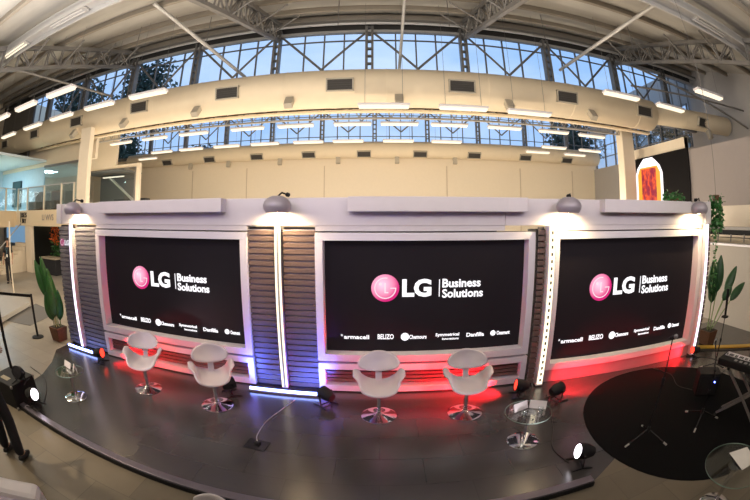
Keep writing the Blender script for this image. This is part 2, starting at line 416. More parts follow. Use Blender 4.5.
# ---------------------------------------------------------------- ducts
def duct(name, a, b_, r, label, vents, nozzles, seam=1.6, yoff=0):
    a, b_ = Vector(a), Vector(b_); d = (b_ - a).normalized(); L = (b_ - a).length
    t = thing(name, tuple(a), label, 'duct')
    rot = d.to_track_quat('Z', 'Y').to_matrix().to_4x4()
    MB().lathe([(r * .4, -.02), (r * .92, -.02), (r, .05), (r, L - .05), (r * .92, L + .02), (r * .4, L + .02)], n=40, mtx=rot).build('shell', M_DUCT, t, smooth=True)
    s = seam
    while s < L: MB().lathe([(r - .002, s - .02), (r + .010, s - .018), (r + .010, s + .018), (r - .002, s + .02)], n=40, mtx=rot, cap=False).build('seam_band', M_DUCT, t, smooth=True); s += seam * 2
    for x, ang in vents:
        c = Vector((x, 0, 0)) - Vector((a.x, 0, 0)); f = (x - a.x) / (b_.x - a.x); c = d * L * f
        n = Vector((0, -math.cos(R(ang)), -math.sin(R(ang)))); up = Vector((0, -math.sin(R(ang)), math.cos(R(ang)))); X = Vector((1, 0, 0))
        m = Matrix((( X.x, up.x, n.x, 0), (X.y, up.y, n.y, 0), (X.z, up.z, n.z, 0), (0, 0, 0, 1)))
        m = Matrix.Translation(c + n * (r + .02)) @ m
        q = MB()
        for lo, hi in (((-.42, .17), (.42, .21)), ((-.42, -.21), (.42, -.17)), ((-.42, -.2), (-.38, .2)), ((.38, -.2), (.42, .2))):
            q.xbox((hi[0] - lo[0], hi[1] - lo[1], .12), m @ Matrix.Translation(((lo[0] + hi[0]) / 2, (lo[1] + hi[1]) / 2, 0)))
        g = q.build('vent_frame', M_VENT, t)
        q = MB().xbox((.78, .36, .04), m)
        for k in range(5): q.xbox((.78, .02, .09), m @ Matrix.Translation((0, -.14 + k * .07, 0)))
        q.build('vent_grille', M_VENTD, g)
    for x, ang in nozzles:
        f = (x - a.x) / (b_.x - a.x); c = d * L * f; n = Vector((0, -math.cos(R(ang)), -math.sin(R(ang))))
        MB().bar(c + n * (r - .05), c + n * (r + .32) + Vector((0, 0, -.06)), .26, .2).build('nozzle', M_VENT, t, bevel=.01)
    return t
duct('air_duct', (-23.8, 11, 6.67), (10.9, 11, 6.67), .635, 'very long round cream air duct across the hall in front of the upper windows',
     [(x, 9) for x in (-20.2, -16.4, -12.6, -8.7, -4.92, -1.22, 2.5, 6.23, 9.98)], [(x, 45) for x in (-12.8, -9.5, -6.1, -2.8, .56, 4.05, 7.3)])
duct('air_duct', (11.1, 10.9, 6.75), (15.5, 9.6, 6.6), .42, 'shorter cream air duct reaching the right wall beyond the long one', [(13.5, 20)], [(14.0, 70)])
duct('air_duct', (-18.9, 22.1, 6.78), (15.4, 22.1, 6.78), .52, 'slimmer cream air duct along the top of the back wall',
     [(x, 38) for x in (-18.2, -14.8, -11.25, -7.8, -4.4, -1.0, 2.4, 5.8, 9.3, 12.5)], [(x, 75) for x in (-12.9, -9.9, -6.3, -2.6, 1.0, 4.6)])
# cable tray / lattice beam just below the long duct
t = thing('cable_tray', (0, 11.75, 6.1), 'cream edged cable tray below the long duct', 'cable tray')
MB().box((-18, -.1, -.02), (11.4, .1, .05)).build('rail', M_DUCT, t)
b = MB()
for k in range(120):
    x = -17.5 + k * .24
    if random.random() < .55: b.cyl((x, random.uniform(-.08, .08), .05), (x + random.uniform(-.2, .3), random.uniform(-.08, .08), .18), .025, n=5)
b.path([(x, .02 * math.sin(x * 3), .12 + .03 * math.sin(x * 5)) for x in [(-17 + i * .5) for i in range(56)]], .03, 6)
tag(b.build('cables', mat('brown_cables', (.13, .09, .06), .7), t), kind='stuff')
t = thing('lattice_beam', (0, 13.2, 6.35), 'light lattice beam behind the cable tray, showing under the duct', 'beam')
b = MB().box((-17, -.05, .42), (11, .05, .5)).box((-17, -.05, -.1), (11, .05, -.04)); b.build('chord', M_STEEL2, t)
b = MB(); x = -17
while x < 10.8: b.cyl((x, 0, -.05), (x + .3, 0, .45), .02, n=5).cyl((x + .3, 0, .45), (x + .6, 0, -.05), .02, n=5); x += .6
b.build('web', M_STEEL2, t)

# ---------------------------------------------------------------- hanging tube lamps
def lamp_proto(label, group, wl):
    t = thing('hanging_tube_lamp', (0, 0, 0), label, 'lamp', group)
    MB().box((-.75, -.13, .05), (.75, .13, .12)).build('housing', M_WHITE, t, bevel=.012)
    MB().box((-.72, -.105, -.01), (.72, .105, .05)).build('diffuser', M_TUBE, t, bevel=.012)
    for s in (-.55, .55): MB().cyl((s, 0, .1), (s, 0, wl), .006, n=5).build('suspension_wire', M_STEEL, t)
    return t
rz2 = lambda y: 7.0 + (y - 12.3) * 3.2 / 11.1
rows = [(6.7, 6.2, (-16.3, -13.95, -11.7, -9.35), 'nearest left row', 'tube lamps in the nearest left row', roofz(6.7) - 6.2),
        (8.6, 6.2, (-18.8, -16.5, -13.95, -11.6, -9.25, -6.95), 'left row before the long duct', 'tube lamps in front of the duct on the left', roofz(8.6) - 6.2),
        (8.6, 6.2, (7.35, 9.8), 'right pair before the long duct', 'tube lamps in front of the duct on the right', roofz(8.6) - 6.2),
        (10.5, 5.72, (.1, 2.45, 4.6), 'short central row under the duct', 'tube lamps under the long duct', roofz(10.1) - 5.72),
        (13.9, 6.2, (-12.7, -10.4, -8.15, -5.5, -3.4, -1.1, .75, 2.75, 5.1, 7.45, 9.55), 'upper row crossing rear windows', 'tube lamps in the upper rear row', rz2(13.9) - 6.2),
        (17.1, 6.2, (-12.15, -10.1, -7.9, -5.75, -3.5, -1.55, .85, 3.2, 9.1, 11.5), 'lower row crossing rear windows', 'tube lamps in the lower rear row', rz2(17.1) - 6.2),
        (18.6, 6.2, (-14.35, 8.8, 11.35), 'row close to back duct', 'tube lamps close to the back duct', rz2(18.6) - 6.2)]
for Y, z, xs, desc, grp, wl in rows:
    lp = None
    for i, x in enumerate(xs):
        last = ORD[i] if i < 10 else 'last'
        lab = 'white hanging tube lamp, %s from left in the %s' % (last, desc)
        if lp is None: lp = lamp_proto(lab, grp, wl); lp.location = (x, Y if Y != 10.5 else 10.1, z)
        else: copy_tree(lp, (x, Y if Y != 10.5 else 10.1, z), 0, lab, group=grp)
o = lamp_proto('white hanging tube lamp on its own high up before the grey right wall', 'tube lamp on the right', roofz(6.65) - 6.2); o.location = (9.9, 6.65, 6.2); o.rotation_euler.z = R(-3)

# ---------------------------------------------------------------- stage backdrop
XK, YS, TH = 1.728, 4.8, math.atan(-.113)
st = thing('stage_backdrop', (0, YS, 0), 'long white stage wall carrying three framed screens', 'stage wall')
k3 = thing('stage_backdrop', (XK, YS, 0), 'angled right-hand length of the white stage wall around the third screen', 'stage wall', rz=TH)
# fascia along the top (behind the frames), two lengths meeting at the kink
MB().box((-6.30, .02, 2.422), (XK, .95, 2.80)).build('fascia', M_FASC, st, bevel=.006)
MB().box((-6.30, .41, 0), (XK, .9, 2.352)).build('core', M_SLATB, st)
MB().box((-6.305, -.01, 2.422), (-6.14, .97, 2.805)).build('end_cap', M_WHITE, st, bevel=.005)
MB().box((0, .02, 2.422), (4.2, .95, 2.80)).build('fascia', M_FASC, k3, bevel=.006)
MB().box((0.60, .41, 0), (4.14, .9, 2.352)).build('core', M_SLATB, k3)
MB().box((4.02, -.06, 2.43), (4.2, .3, 2.82)).build('end_cap', M_FASC, k3, bevel=.005)
for a, c in ((-4.73, -2.2), (-.42, XK)): MB().box((a, -.15, 2.61), (c, .03, 2.802)).build('header_lip', M_FASC, st, bevel=.004)
MB().box((0, -.15, 2.61), (.29, .03, 2.802)).build('header_lip', M_FASC, k3, bevel=.004)
MB().box((1.55, -.15, 2.61), (3.5, .03, 2.802)).build('header_lip', M_FASC, k3, bevel=.004)

for a, c in ((-4.99, -1.87), (-.88, XK)): MB().box((a, .03, 2.35), (c, .4, 2.422)).build('filler_rail', M_FASC, st)
MB().box((.74, .03, 2.35), (3.99, .4, 2.422)).build('filler_rail', M_FASC, k3)
def frame_ring(b, x0, x1, z0, z1, w, y0, y1, wb=None):
    wb = wb or w
    return b.box((x0, y0, z1 - w), (x1, y1, z1)).box((x0, y0, z0), (x1, y1, z0 + wb)).box((x0, y0, z0 + wb), (x0 + w, y1, z1 - w)).box((x1 - w, y0, z0 + wb), (x1, y1, z1 - w))
def disc(b, cx, cz, r, y, n=36, th=.004):
    m = Matrix.Translation((cx, y, cz)) @ Matrix.Rotation(R(90), 4, 'X')
    bmesh.ops.create_cone(b.b, cap_ends=True, segments=n, radius1=r, radius2=r, depth=th, matrix=m); return b
def arc(b, cx, cz, r, w, a0, a1, y, n=30):
    P = [[], []]
    for k in range(n + 1):
        a = R(a0 + (a1 - a0) * k / n)
        for j, rr in enumerate((r - w / 2, r + w / 2)): P[j].append((cx + rr * math.cos(a), y, cz + rr * math.sin(a)))
    return b.grid(P)
# logo disc with a soft white highlight (the artwork itself is shaded)
m = bpy.data.materials.new('logo_disc'); m.use_nodes = True; MATS['ld'] = m; tt = m.node_tree; pb = tt.nodes['Principled BSDF']
co = tt.nodes.new('ShaderNodeTexCoord'); mpp = tt.nodes.new('ShaderNodeMapping'); mpp.inputs['Location'].default_value = (.045, 0, -.05)
vl = tt.nodes.new('ShaderNodeVectorMath'); vl.operation = 'LENGTH'; rr_ = tt.nodes.new('ShaderNodeValToRGB')
rr_.color_ramp.elements[0].position = .02; rr_.color_ramp.elements[0].color = (1, .62, .78, 1)
rr_.color_ramp.elements[1].position = .23; rr_.color_ramp.elements[1].color = (.62, .01, .17, 1)
e2 = rr_.color_ramp.elements.new(.15); e2.color = (.86, .28, .46, 1)
tt.links.new(co.outputs['Object'], mpp.inputs[0]); tt.links.new(mpp.outputs[0], vl.inputs[0]); tt.links.new(vl.outputs['Value'], rr_.inputs[0])
tt.links.new(rr_.outputs[0], pb.inputs['Emission Color']); pb.inputs['Emission Strength'].default_value = 1.1; pb.inputs['Base Color'].default_value = (.1, .01, .03, 1)
M_LOGO = m

def screen(par, x0, x1, z0, z1, sx, sz, label, lx, lz, k, spx, spz, sps, wb=None):
    """frame x0..x1,z0..z1; screen recessed .18; logo disc centre (lx,lz); k = scale of the lettering"""
    t = thing('led_screen', (par.location.x, par.location.y, 0), label, 'screen', 'framed screens on the stage wall', rz=par.rotation_euler.z)
    w = .105
    frame_ring(MB(), x0, x1, z0, z1, w, 0, .2, wb).build('frame', M_WHITE, t, bevel=.004)
    MB().box((x0 + .03, .18, z0 + .03), (x1 - .03, .20, z1 - .03)).build('display', M_SCREEN, t)
    y = .174
    d = disc(MB(), 0, 0, .195 * k, 0).build('logo_disc', M_LOGO, t, loc=(lx, y, lz)); d['label'] = 'magenta round logo'
    b = MB()
    r = .145 * k; yy = y - .006; lw = .015 * k
    arc(b, lx, lz, r, lw, 78, 360, yy)
    b.quad((lx + r - .075 * k, yy, lz - lw / 2), (lx + r + lw / 2, yy, lz - lw / 2), (lx + r + lw / 2, yy, lz + lw / 2), (lx + r - .075 * k, yy, lz + lw / 2))
    b.box((lx - .012 * k, yy - .001, lz - .065 * k), (lx + .008 * k, yy + .001, lz + .075 * k)).box((lx - .012 * k, yy - .001, lz - .072 * k), (lx + .045 * k, yy + .001, lz - .054 * k))
    disc(b, lx - .068 * k, lz + .06 * k, .022 * k, yy, 16, .002)
    b.build('logo_lines', emit('logo_lines', (1, .78, .86), 1.0), t)
    text_mesh('lettering', 'LG', .3, M_LET, t, (lx + .235 * k, y, lz - .128 * k), bold=.012, width=.41 * k, height=.256 * k)
    MB().box((lx + .752 * k, y - .003, lz - .13 * k), (lx + .764 * k, y + .001, lz + .118 * k)).build('divider_line', M_LET, t)
    text_mesh('lettering', 'Business', .15, M_LET, t, (lx + .80 * k, y, lz - .002 * k), bold=.004, width=.56 * k, height=.125 * k)
    text_mesh('lettering', 'Solutions', .15, M_LET, t, (lx + .80 * k, y, lz - .150 * k), bold=.004, width=.60 * k, height=.125 * k)
    H = .062 * k
    for j, (s, xa, xb) in enumerate(spx):
        xx0, xx1 = xa, xb
        if s.startswith('@'):   # little emblem, then a word
            disc(MB(), xx0 + .05 * k, spz + .035 * k, (.06 if j == 2 else .042) * k, y, 18).build('sponsor_emblem', M_LET, t)
            xx0 += .11 * k; s = s[1:]
        if '|' in s:
            a_, b2 = s.split('|')
            text_mesh('sponsor_lettering', a_, .08, M_LET, t, (xx0, y, spz + .015 * k), bold=.002, width=xx1 - xx0, height=H)
            text_mesh('sponsor_lettering', b2, .05, M_LET, t, (xx0 + .1 * k, y, spz - .03 * k), bold=.001, width=(xx1 - xx0) * .7, height=H * .55)
        else:
            text_mesh('sponsor_lettering', s, .08, M_LET, t, (xx0, y, spz), bold=.002, width=xx1 - xx0, height=H * (1.25 if j == 1 else 1))
    q = MB(); 
    for s in (0, 60, 120): 
        a = R(s); cx, cz = spx[0][1] - .03 * k, spz + .055 * k
        q.bar((cx - .018 * math.cos(a), y, cz - .018 * math.sin(a)), (cx + .018 * math.cos(a), y, cz + .018 * math.sin(a)), .006, .004)
    q.build('sponsor_emblem', M_LET, t)
    MB().box((x0 + .02, .2, z0), (x1 - .02, .4, z1)).build('back_box', M_SLATB, t)
    return t
WORDS = ('armacell', 'BELIZO', '@Chemours', 'Symmetrical|Innovations', 'Danfilla', '@Onament')
def sp(xs): return [(w_, a, b_) for w_, (a, b_) in zip(WORDS, xs)]
screen(st, -4.99, -1.87, .505, 2.33, 0, 0, 'left screen of the three, beside the leftmost grey slatted panel', -3.995, 1.535, 1.0,
       sp([(-4.58, -4.2), (-4.09, -3.86), (-3.74, -3.35), (-3.24, -2.89), (-2.77, -2.5), (-2.39, -2.12)]), .755, None)
screen(st, -.88, 2.20, .505, 2.33, 0, 0, 'middle screen of the three, behind the two central white chairs', .065, 1.555, 1.0,
       sp([(-.52, -.16), (-.04, .19), (.30, .66), (.79, 1.14), (1.25, 1.52), (1.61, 1.93)]), .80, None)
screen(k3, .74, 3.99, .215, 2.33, 0, 0, 'right screen of the three, above the red lit skirting and black carpet', 1.70, 1.45, 1.10,
       sp([(1.06, 1.46), (1.58, 1.86), (1.99, 2.40), (2.53, 2.89), (3.01, 3.30), (3.37, 3.69)]), .585, None)

def plinth(par, x0, x1, label):
    t = thing('screen_plinth', (par.location.x, par.location.y, 0), label, 'plinth', 'white framed plinths below the screens')
    frame_ring(MB(), x0, x1, 0.02, .47, .095, -.0, .2).build('frame', M_WHITE, t, bevel=.004)
    b = MB()
    for z in (.14, .20, .26, .32): b.box((x0 + .1, .10, z), (x1 - .1, .14, z + .045))
    b.build('slat_infill', M_SLAT, t)
    MB().box((x0 + .04, .15, .05), (x1 - .04, .19, .44)).build('back_panel', mat('plinth_back', (.2, .17, .17), .7), t)
plinth(st, -4.99, -1.87, 'white framed slatted plinth below the left screen')
plinth(st, -.88, 2.20, 'white framed slatted plinth below the middle screen')
t = thing('screen_skirting', (XK, YS, 0), 'plain pale skirting below the right screen, lit deep red', 'skirting', rz=TH)
MB().box((.74, .04, 0), (3.99, .19, .214)).build('board', mat('skirting_paint', (.38, .32, .32), .5), t)

def slats(par, x0, x1, label, mt=None, y=.06):
    t = thing('slatted_panel', (par.location.x, par.location.y, 0), label, 'wall panel', 'slatted panels', rz=par.rotation_euler.z)
    b = MB(); z = .03
    while z < 2.36: b.box((x0, y, z), (x1, y + .05, z + .066)); z += .087
    b.build('slat', mt or M_SLAT, t, bevel=.004)
    MB().box((x0 + .005, y + .06, 0), (x1 - .005, y + .09, 2.4)).build('backing', M_SLATB, t)
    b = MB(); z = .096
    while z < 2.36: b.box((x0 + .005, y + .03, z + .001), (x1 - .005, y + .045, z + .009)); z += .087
    if x1 - x0 > .3: b.build('slat_glint', mat('glint_grey', (.36, .35, .42), .5), t)  # pale strips paint the light caught along the slat tops
    return t
M_SLATG = mat('grey_wood_slat', (.15, .145, .17), .4, var=.35, scale=9, stretch=(3, 3, 14))
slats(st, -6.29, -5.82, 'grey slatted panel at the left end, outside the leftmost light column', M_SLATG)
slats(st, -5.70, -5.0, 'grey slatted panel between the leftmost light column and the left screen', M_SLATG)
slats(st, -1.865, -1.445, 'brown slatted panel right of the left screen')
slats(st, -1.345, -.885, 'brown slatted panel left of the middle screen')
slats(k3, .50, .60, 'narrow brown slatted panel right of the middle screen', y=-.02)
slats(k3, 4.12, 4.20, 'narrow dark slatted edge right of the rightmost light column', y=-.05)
# small logo with lettering on the leftmost panel
t = thing('wall_logo', (-6.17, YS + .05, 2.06), 'small pink round logo and white letters on the leftmost slatted panel', 'logo sign')
disc(MB(), 0, 0, .075, 0, 24, .012).build('logo_disc', emit('small_logo', (.8, .12, .35), .45), t)
arc(MB(), 0, 0, .055, .012, 78, 360, -.008).build('logo_ring', emit('small_logo_line', (1, .75, .85), .8), t)
text_mesh('lettering', 'LG', .12, emit('small_letter', (.9, .88, .95), .8), t, (.095, -.004, -.055), bold=.006, width=.17, height=.11)

def column(par, x, y, kind, label, top=2.42):
    t = thing('light_column', (par.location.x, par.location.y, 0), label, 'light column', 'upright light columns', rz=par.rotation_euler.z)
    ms = {'white': M_STRIPW, 'warm': M_STRIP, 'twin': M_STRIP}[kind]
    hw = {'white': .045, 'warm': .058, 'twin': .045}[kind]
    MB().box((x - hw, y, .02), (x + hw, .019, top)).box((x - hw * .8, .018, .02), (x + hw * .8, .15, 2.34)).build('housing', M_FASC if kind != 'twin' else mat('column_grey', (.3, .28, .27), .5), t, bevel=.004)
    if kind == 'twin':
        for s in (-.029, .029): MB().box((x + s - .013, y - .012, .05), (x + s + .013, y - .001, top)).build('led_strip', ms, t)
    elif kind == 'warm':
        MB().box((x - .040, y - .012, .05), (x + .040, y - .001, top)).build('led_strip', ms, t)
        b = MB(); z = .1
        while z < top - .1: b.box((x - .014, y - .018, z), (x + .014, y - .0125, z + .045)); z += .1
        b.build('led_chip', mat('chip_grey', (.10, .09, .08), .6), t)
    else: MB().box((x - .03, y - .012, .05), (x + .03, y - .001, top)).build('led_strip', ms, t)
    return t
column(st, -5.76, -.03, 'white', 'leftmost upright light column, pinkish white, on the grey slats')
column(st, -1.395, -.03, 'twin', 'twin-tube upright light column between left and middle screens')
column(k3, .67, -.12, 'warm', 'bright dotted upright light column between middle and right screens')
column(k3, 4.055, -.08, 'white', 'rightmost upright light column, at the right edge of the stage wall')
def base_bar(x0, x1, y, label):
    t = thing('floor_light_bar', ((x0 + x1) / 2, y, 0), label, 'light bar', 'glowing bars on the floor'); h = (x1 - x0) / 2
    MB().box((-h, -.02, 0), (h, .05, .03)).build('housing', M_STEEL, t, bevel=.004)
    MB().cyl((-h + .02, .01, .05), (h - .02, .01, .05), .021, n=12).build('tube', M_BASEBAR, t, smooth=True)
base_bar(-6.12, -5.16, 4.62, 'glowing blue white bar on the floor below the leftmost light column')
base_bar(-1.92, -.84, 4.60, 'glowing blue white bar on the floor below the twin light column')

# globe spotlights on the fascia
def globe(x, y, label, k=1.0):
    t = thing('globe_spotlight', (x, y, 2.69), label, 'spotlight', 'globe spotlights along the stage wall')
    prof = [(.001, .115), (.07, .11), (.13, .085), (.175, .04), (.19, 0), (.18, -.045), (.15, -.085), (.135, -.085), (.16, -.045), (.17, 0), (.15, .035), (.1, .075), (.001, .09)]
    MB().lathe([(r * k, z * k * 1.12) for r, z in prof], n=32).build('shade', mat('globe_grey', (.33, .30, .34), .35, .2), t, smooth=True)
    MB().ball((0, .02, -.05), .045, 14, 8).build('bulb', M_BULB, t, smooth=True)
    MB().path([(0, .0, .11 * k), (.05, .05, .17), (.1, .16, .15)], .012, 8).cyl((.1, .15, .15), (.1, .2, .15), .03).build('bracket', M_BLACK, t)
    light('globe_lamp', 'SPOT', (0, 0.0, -.10), 75, (1, .74, .42), aim=(0, .30, -.6), size=.05, angle=155, blend=.7, parent=t)
globe(-5.50, 4.62, 'dark globe spotlight above the leftmost light column')
globe(-1.35, 4.60, 'grey globe spotlight above the twin light column')
globe(2.60, 4.50, 'grey globe spotlight above the dotted light column')
globe(5.36, 4.18, 'round globe spotlight at the right end of the stage wall', .95)

# ---------------------------------------------------------------- kerb, carpet, floor items
t = MB().box((-4.72, 2.19, 0), (2.02, 2.29, .075)).build('stage_kerb', M_ALU, bevel=.006); tag(t, 'long low grey kerb along the front edge of the stage floor', 'kerb')
t2 = MB().box((-4.72, 2.175, .002), (2.02, 2.189, .055)).build('kerb_face', M_BLACK, t)
cx, cy, cr_ = 4.06, 2.82, 1.62
o = MB().lathe([(.001, .006), (cr_ - .02, .006), (cr_, .0), (cr_ - .02, 0.0005), (.001, .0005)], (cx, cy, 0), n=72).build('round_carpet', M_CARPET)
tag(o, 'large round black carpet on the right of the stage', 'carpet')
t = thing('floor_box', (-1.36, 3.24, 0), 'small black floor plate with a cable plugged in, front of stage', 'floor box', rz=R(-8))
MB().box((-.13, -.10, 0), (.13, .10, .012)).build('plate', M_BLACKG, t, bevel=.003); MB().box((-.03, -.02, .012), (.03, .04, .035)).build('plug', M_BLACK, t)
def cable(name, pts, r, m, label, cat='cable'):
    P = [Vector(p) for p in pts]; Q = []
    for i in range(len(P) - 1):
        p0 = P[max(i - 1, 0)]; p1 = P[i]; p2 = P[i + 1]; p3 = P[min(i + 2, len(P) - 1)]
        for k in range(6):
            u = k / 6
            Q.append(.5 * ((2 * p1) + (p2 - p0) * u + (2 * p0 - 5 * p1 + 4 * p2 - p3) * u * u + (3 * p1 - p0 - 3 * p2 + p3) * u ** 3))
    Q.append(P[-1])
    return tag(MB().path(Q, r, 6).build(name, m, smooth=True), label, cat)
cable('cable', [(-1.36, 3.27, .03), (-1.42, 3.45, .006), (-1.40, 3.8, .006), (-1.27, 4.2, .006), (-1.18, 4.45, .006)], .006, mat('grey_cable', (.35, .35, .37), .4), 'thin grey cable from the floor plate to the twin light column')
cable('cable', [(1.95, 2.66, .006), (1.9, 3.0, .006), (2.1, 3.45, .006), (2.25, 3.9, .006), (2.38, 4.3, .006)], .006, M_RUB, 'thin black cable from the white floor spotlight to the dotted column')
cable('cable', [(-4.55, 2.6, .006), (-4.9, 2.95, .006), (-5.3, 3.2, .006), (-5.9, 3.3, .006)], .006, M_RUB, 'black cable trailing left from the floor spotlights at left')

# ---------------------------------------------------------------- par floor lights
def par(x, y, yaw, lens, label, lz=.18, tilt=10, r=.09, spot=None, E=0, col=(1, 1, 1), ang=70, z=0, aim=None):
    t = thing('floor_spotlight', (x, y, z), label, 'spotlight', 'black floor spotlights', rz=R(yaw))
    # local: lens faces +x
    m = Matrix.Translation((0, 0, lz)) @ Matrix.Rotation(R(-tilt), 4, 'Y') @ Matrix.Rotation(R(90), 4, 'Y')
    MB().lathe([(.03, -.15), (.06, -.145), (r * .9, -.08), (r, -.05), (r, .06), (r * .93, .06), (r * .93, .045), (.001, .045)], n=24, mtx=m).build('can', M_BLACK, t, smooth=True)
    q = MB().lathe([(r * .9, .047), (r * .9, .052), (.001, .056)], n=24, mtx=m)
    q.build('lens', lens, t, smooth=True)
    b = MB()
    for k in range(7): b.lathe([(r * .93, -.06 + k * .0), (r * .93, -.06)], n=4, mtx=m) if False else None
    for s in (-1, 1): b.bar((0, s * (r + .012), lz), (-.02, s * (r + .012), .02), .02, .006).bar((-.02, s * (r + .012), .012), (.11, s * (r + .03), .008), .02, .008).bar((-.02, s * (r + .012), .012), (-.13, s * (r + .03), .008), .02, .008)
    b.bar((-.02, -r - .012, .03), (-.02, r + .012, .03), .02, .008)
    b.build('yoke', M_BLACK, t)
    for s in (-1, 1): MB().cyl((0, s * (r - .01), lz), (0, s * (r + .035), lz), .018, n=10).build('knob', M_BLACKG, t)
    if E:
        c = m @ Vector((0, 0, .075)); d = (m.to_3x3() @ Vector((0, 0, 1)))
        if aim is not None:
            q3 = Matrix.Rotation(-R(yaw), 3, 'Z'); d = q3 @ (Vector(aim) - (Vector((x, y, z)) + Matrix.Rotation(R(yaw), 3, 'Z') @ c))
        light('spot_beam', 'SPOT', c, E, col, aim=c + d, size=.05, angle=ang, blend=1.0, parent=t)
    return t
RED, BLU = (1, .01, .02), (.06, .12, 1)
par(-4.86, 4.45, 12, M_PARR, 'floor spotlight with orange red lens at the foot of the left screen', E=420, col=RED, ang=85, aim=(-3.7, 4.9, .0))
par(-2.12, 4.42, 40, M_PARB, 'black floor spotlight left of the central glowing floor bar', E=95, col=BLU, ang=120, aim=(-1.5, 4.85, .5))
par(-.74, 4.40, 140, M_PARB, 'black floor spotlight right of the central glowing floor bar', E=100, col=BLU, ang=130, aim=(-1.1, 4.85, .45))
par(1.96, 4.42, 172, M_PARR, 'floor spotlight with red lens at the right end of the middle plinth', E=850, col=RED, ang=85, aim=(.9, 4.9, .0))
par(2.47, 4.12, 15, M_PARR, 'floor spotlight right of the dotted light column foot', E=210, col=RED, ang=110, aim=(3.3, 4.62, .0))
par(5.72, 4.22, 172, M_PARR, 'small red lit floor spotlight at the foot of the rightmost light column', E=200, col=RED, ang=85, aim=(4.8, 4.5, -.02), r=.07, lz=.14)
par(2.04, 2.60, 172, M_PARW, 'bright white floor spotlight at the right end of the stage kerb', E=60, col=(1, .86, .95), ang=70, tilt=14, aim=(.2, 4.2, .5))
par(-4.42, 2.36, 8, M_PARW, 'bright white floor spotlight beside the black flight case at left', E=70, col=(1, .86, .9), ang=70, tilt=12, z=.09, aim=(-2.8, 3.9, .5))
par(-4.72, 2.36, -60, M_BLACKG, 'black spotlight resting on top of the flight case', E=0, tilt=25, z=.36, lz=.14)
cable('cable', [(5.6, 4.3, .006), (5.95, 4.0, .006), (6.05, 3.6, .006), (6.0, 3.2, .006)], .007, M_RUB, 'black cable running from the rightmost column towards the keyboard')
cable('cable', [(4.6, 4.3, .012), (4.7, 3.9, .012), (4.5, 3.5, .012), (4.6, 3.2, .012)], .006, M_RUB, 'dark cable lying across the black carpet to the monitor')
# flight case at left
t = thing('flight_case', (-5.06, 2.38, 0), 'black flight case on the floor at the left end of the kerb', 'case', rz=R(8))
MB().box((-.30, -.30, 0), (.32, .26, .36)).build('body', M_BLACK, t, bevel=.012)
MB().box((-.12, -.2, .36), (.10, -.1, .363)).build('top_label', mat('case_label', (.24, .21, .14), .6), t)
for x in (-.29, .31):
    for y in (-.29, .25):
        for z in (.025, .34): MB().ball((x, y, z), .025, 8, 6).build('corner_ball', M_STEEL, t)

# ---------------------------------------------------------------- swivel chairs
def chair(loc, rz, label):
    t = thing('swivel_armchair', loc, label, 'chair', 'white swivel armchairs on the stage', rz=rz)
    MB().lathe([(.001, .0), (.225, .0), (.228, .008), (.20, .018), (.06, .035), (.032, .06), (.03, .08), (.001, .08)], n=40).build('base', M_CHROME, t, smooth=True)
    MB().cyl((0, 0, .03), (0, 0, .30), .026, n=18).cyl((0, 0, .30), (0, 0, .39), .018, n=18).lathe([(.03, .375), (.09, .385), (.09, .395), (.001, .395)], n=20).build('pedestal', M_CHROME, t, smooth=True)
    # seat shell facing -y; u across, v front->rear
    P = []
    nu, nv = 25, 13
    for i in range(nu):
        u = -1 + 2 * i / (nu - 1); row = []
        for j in range(nv):
            v = -1 + 2 * j / (nv - 1)
            a = abs(u)
            x = math.copysign(.245 * math.sin(math.pi / 2 * min(1, a / .8)) + .08 * (max(0, a - .75) / .25) ** 1.5, u)
            z = .402 + .245 * (1 - math.cos(math.pi / 2 * a)) ** 1.05
            fall = 1 - .42 * min(1, max(0, a - .5) / .25) - .35 * max(0, (a - .85) / .15) ** 2 
            y = .025 + v * .22 * fall + (.03 if a > .5 else 0) * (a - .5) * 2
            z += .035 * max(0, v) ** 2 - .03 * max(0, -v - .2) ** 2
            if a > .8: z -= .025 * ((a - .8) / .2) * v * v + .02 * ((a - .8) / .2) ** 2
            row.append((x, y, z))
        P.append(row)
    MB().grid(P).build('seat_shell', M_CHAIR, t, smooth=True, solid=.035, subsurf=1)
    P = []
    for i in range(15):
        u = -1 + 2 * i / 14; row = []
        for j in range(9):
            v = -1 + 2 * j / 8
            # squircle-ish map of the square to an ellipse
            ex = u * math.sqrt(1 - v * v / 2); ez = v * math.sqrt(1 - u * u / 2)
            x = .265 * ex; z = .718 + .130 * ez; y = .245 - .13 * (ex ** 2) + .05 * ez - .03 * ez * ez
            row.append((x, y, z))
        P.append(row)
    MB().grid(P).build('backrest', M_CHAIR, t, smooth=True, solid=.04, subsurf=1)
    MB().bar((0, .20, .43), (0, .262, .66), .085, .025).bar((0, .10, .40), (0, .21, .435), .085, .025).build('back_strut', M_CHAIR, t, bevel=.008)
    return t
c0 = chair((-.013, 4.13, 0), R(2), 'white swivel armchair left of the two in front of the middle screen')
copy_tree(c0, (1.10, 4.11, 0), R(-4), 'white swivel armchair right of the two in front of the middle screen')
copy_tree(c0, (-3.42, 4.04, 0), R(22), 'white swivel armchair below the left screen, leftmost of all four')
copy_tree(c0, (-2.19, 4.02, 0), R(30), 'white swivel armchair turned by the right end of the left screen')

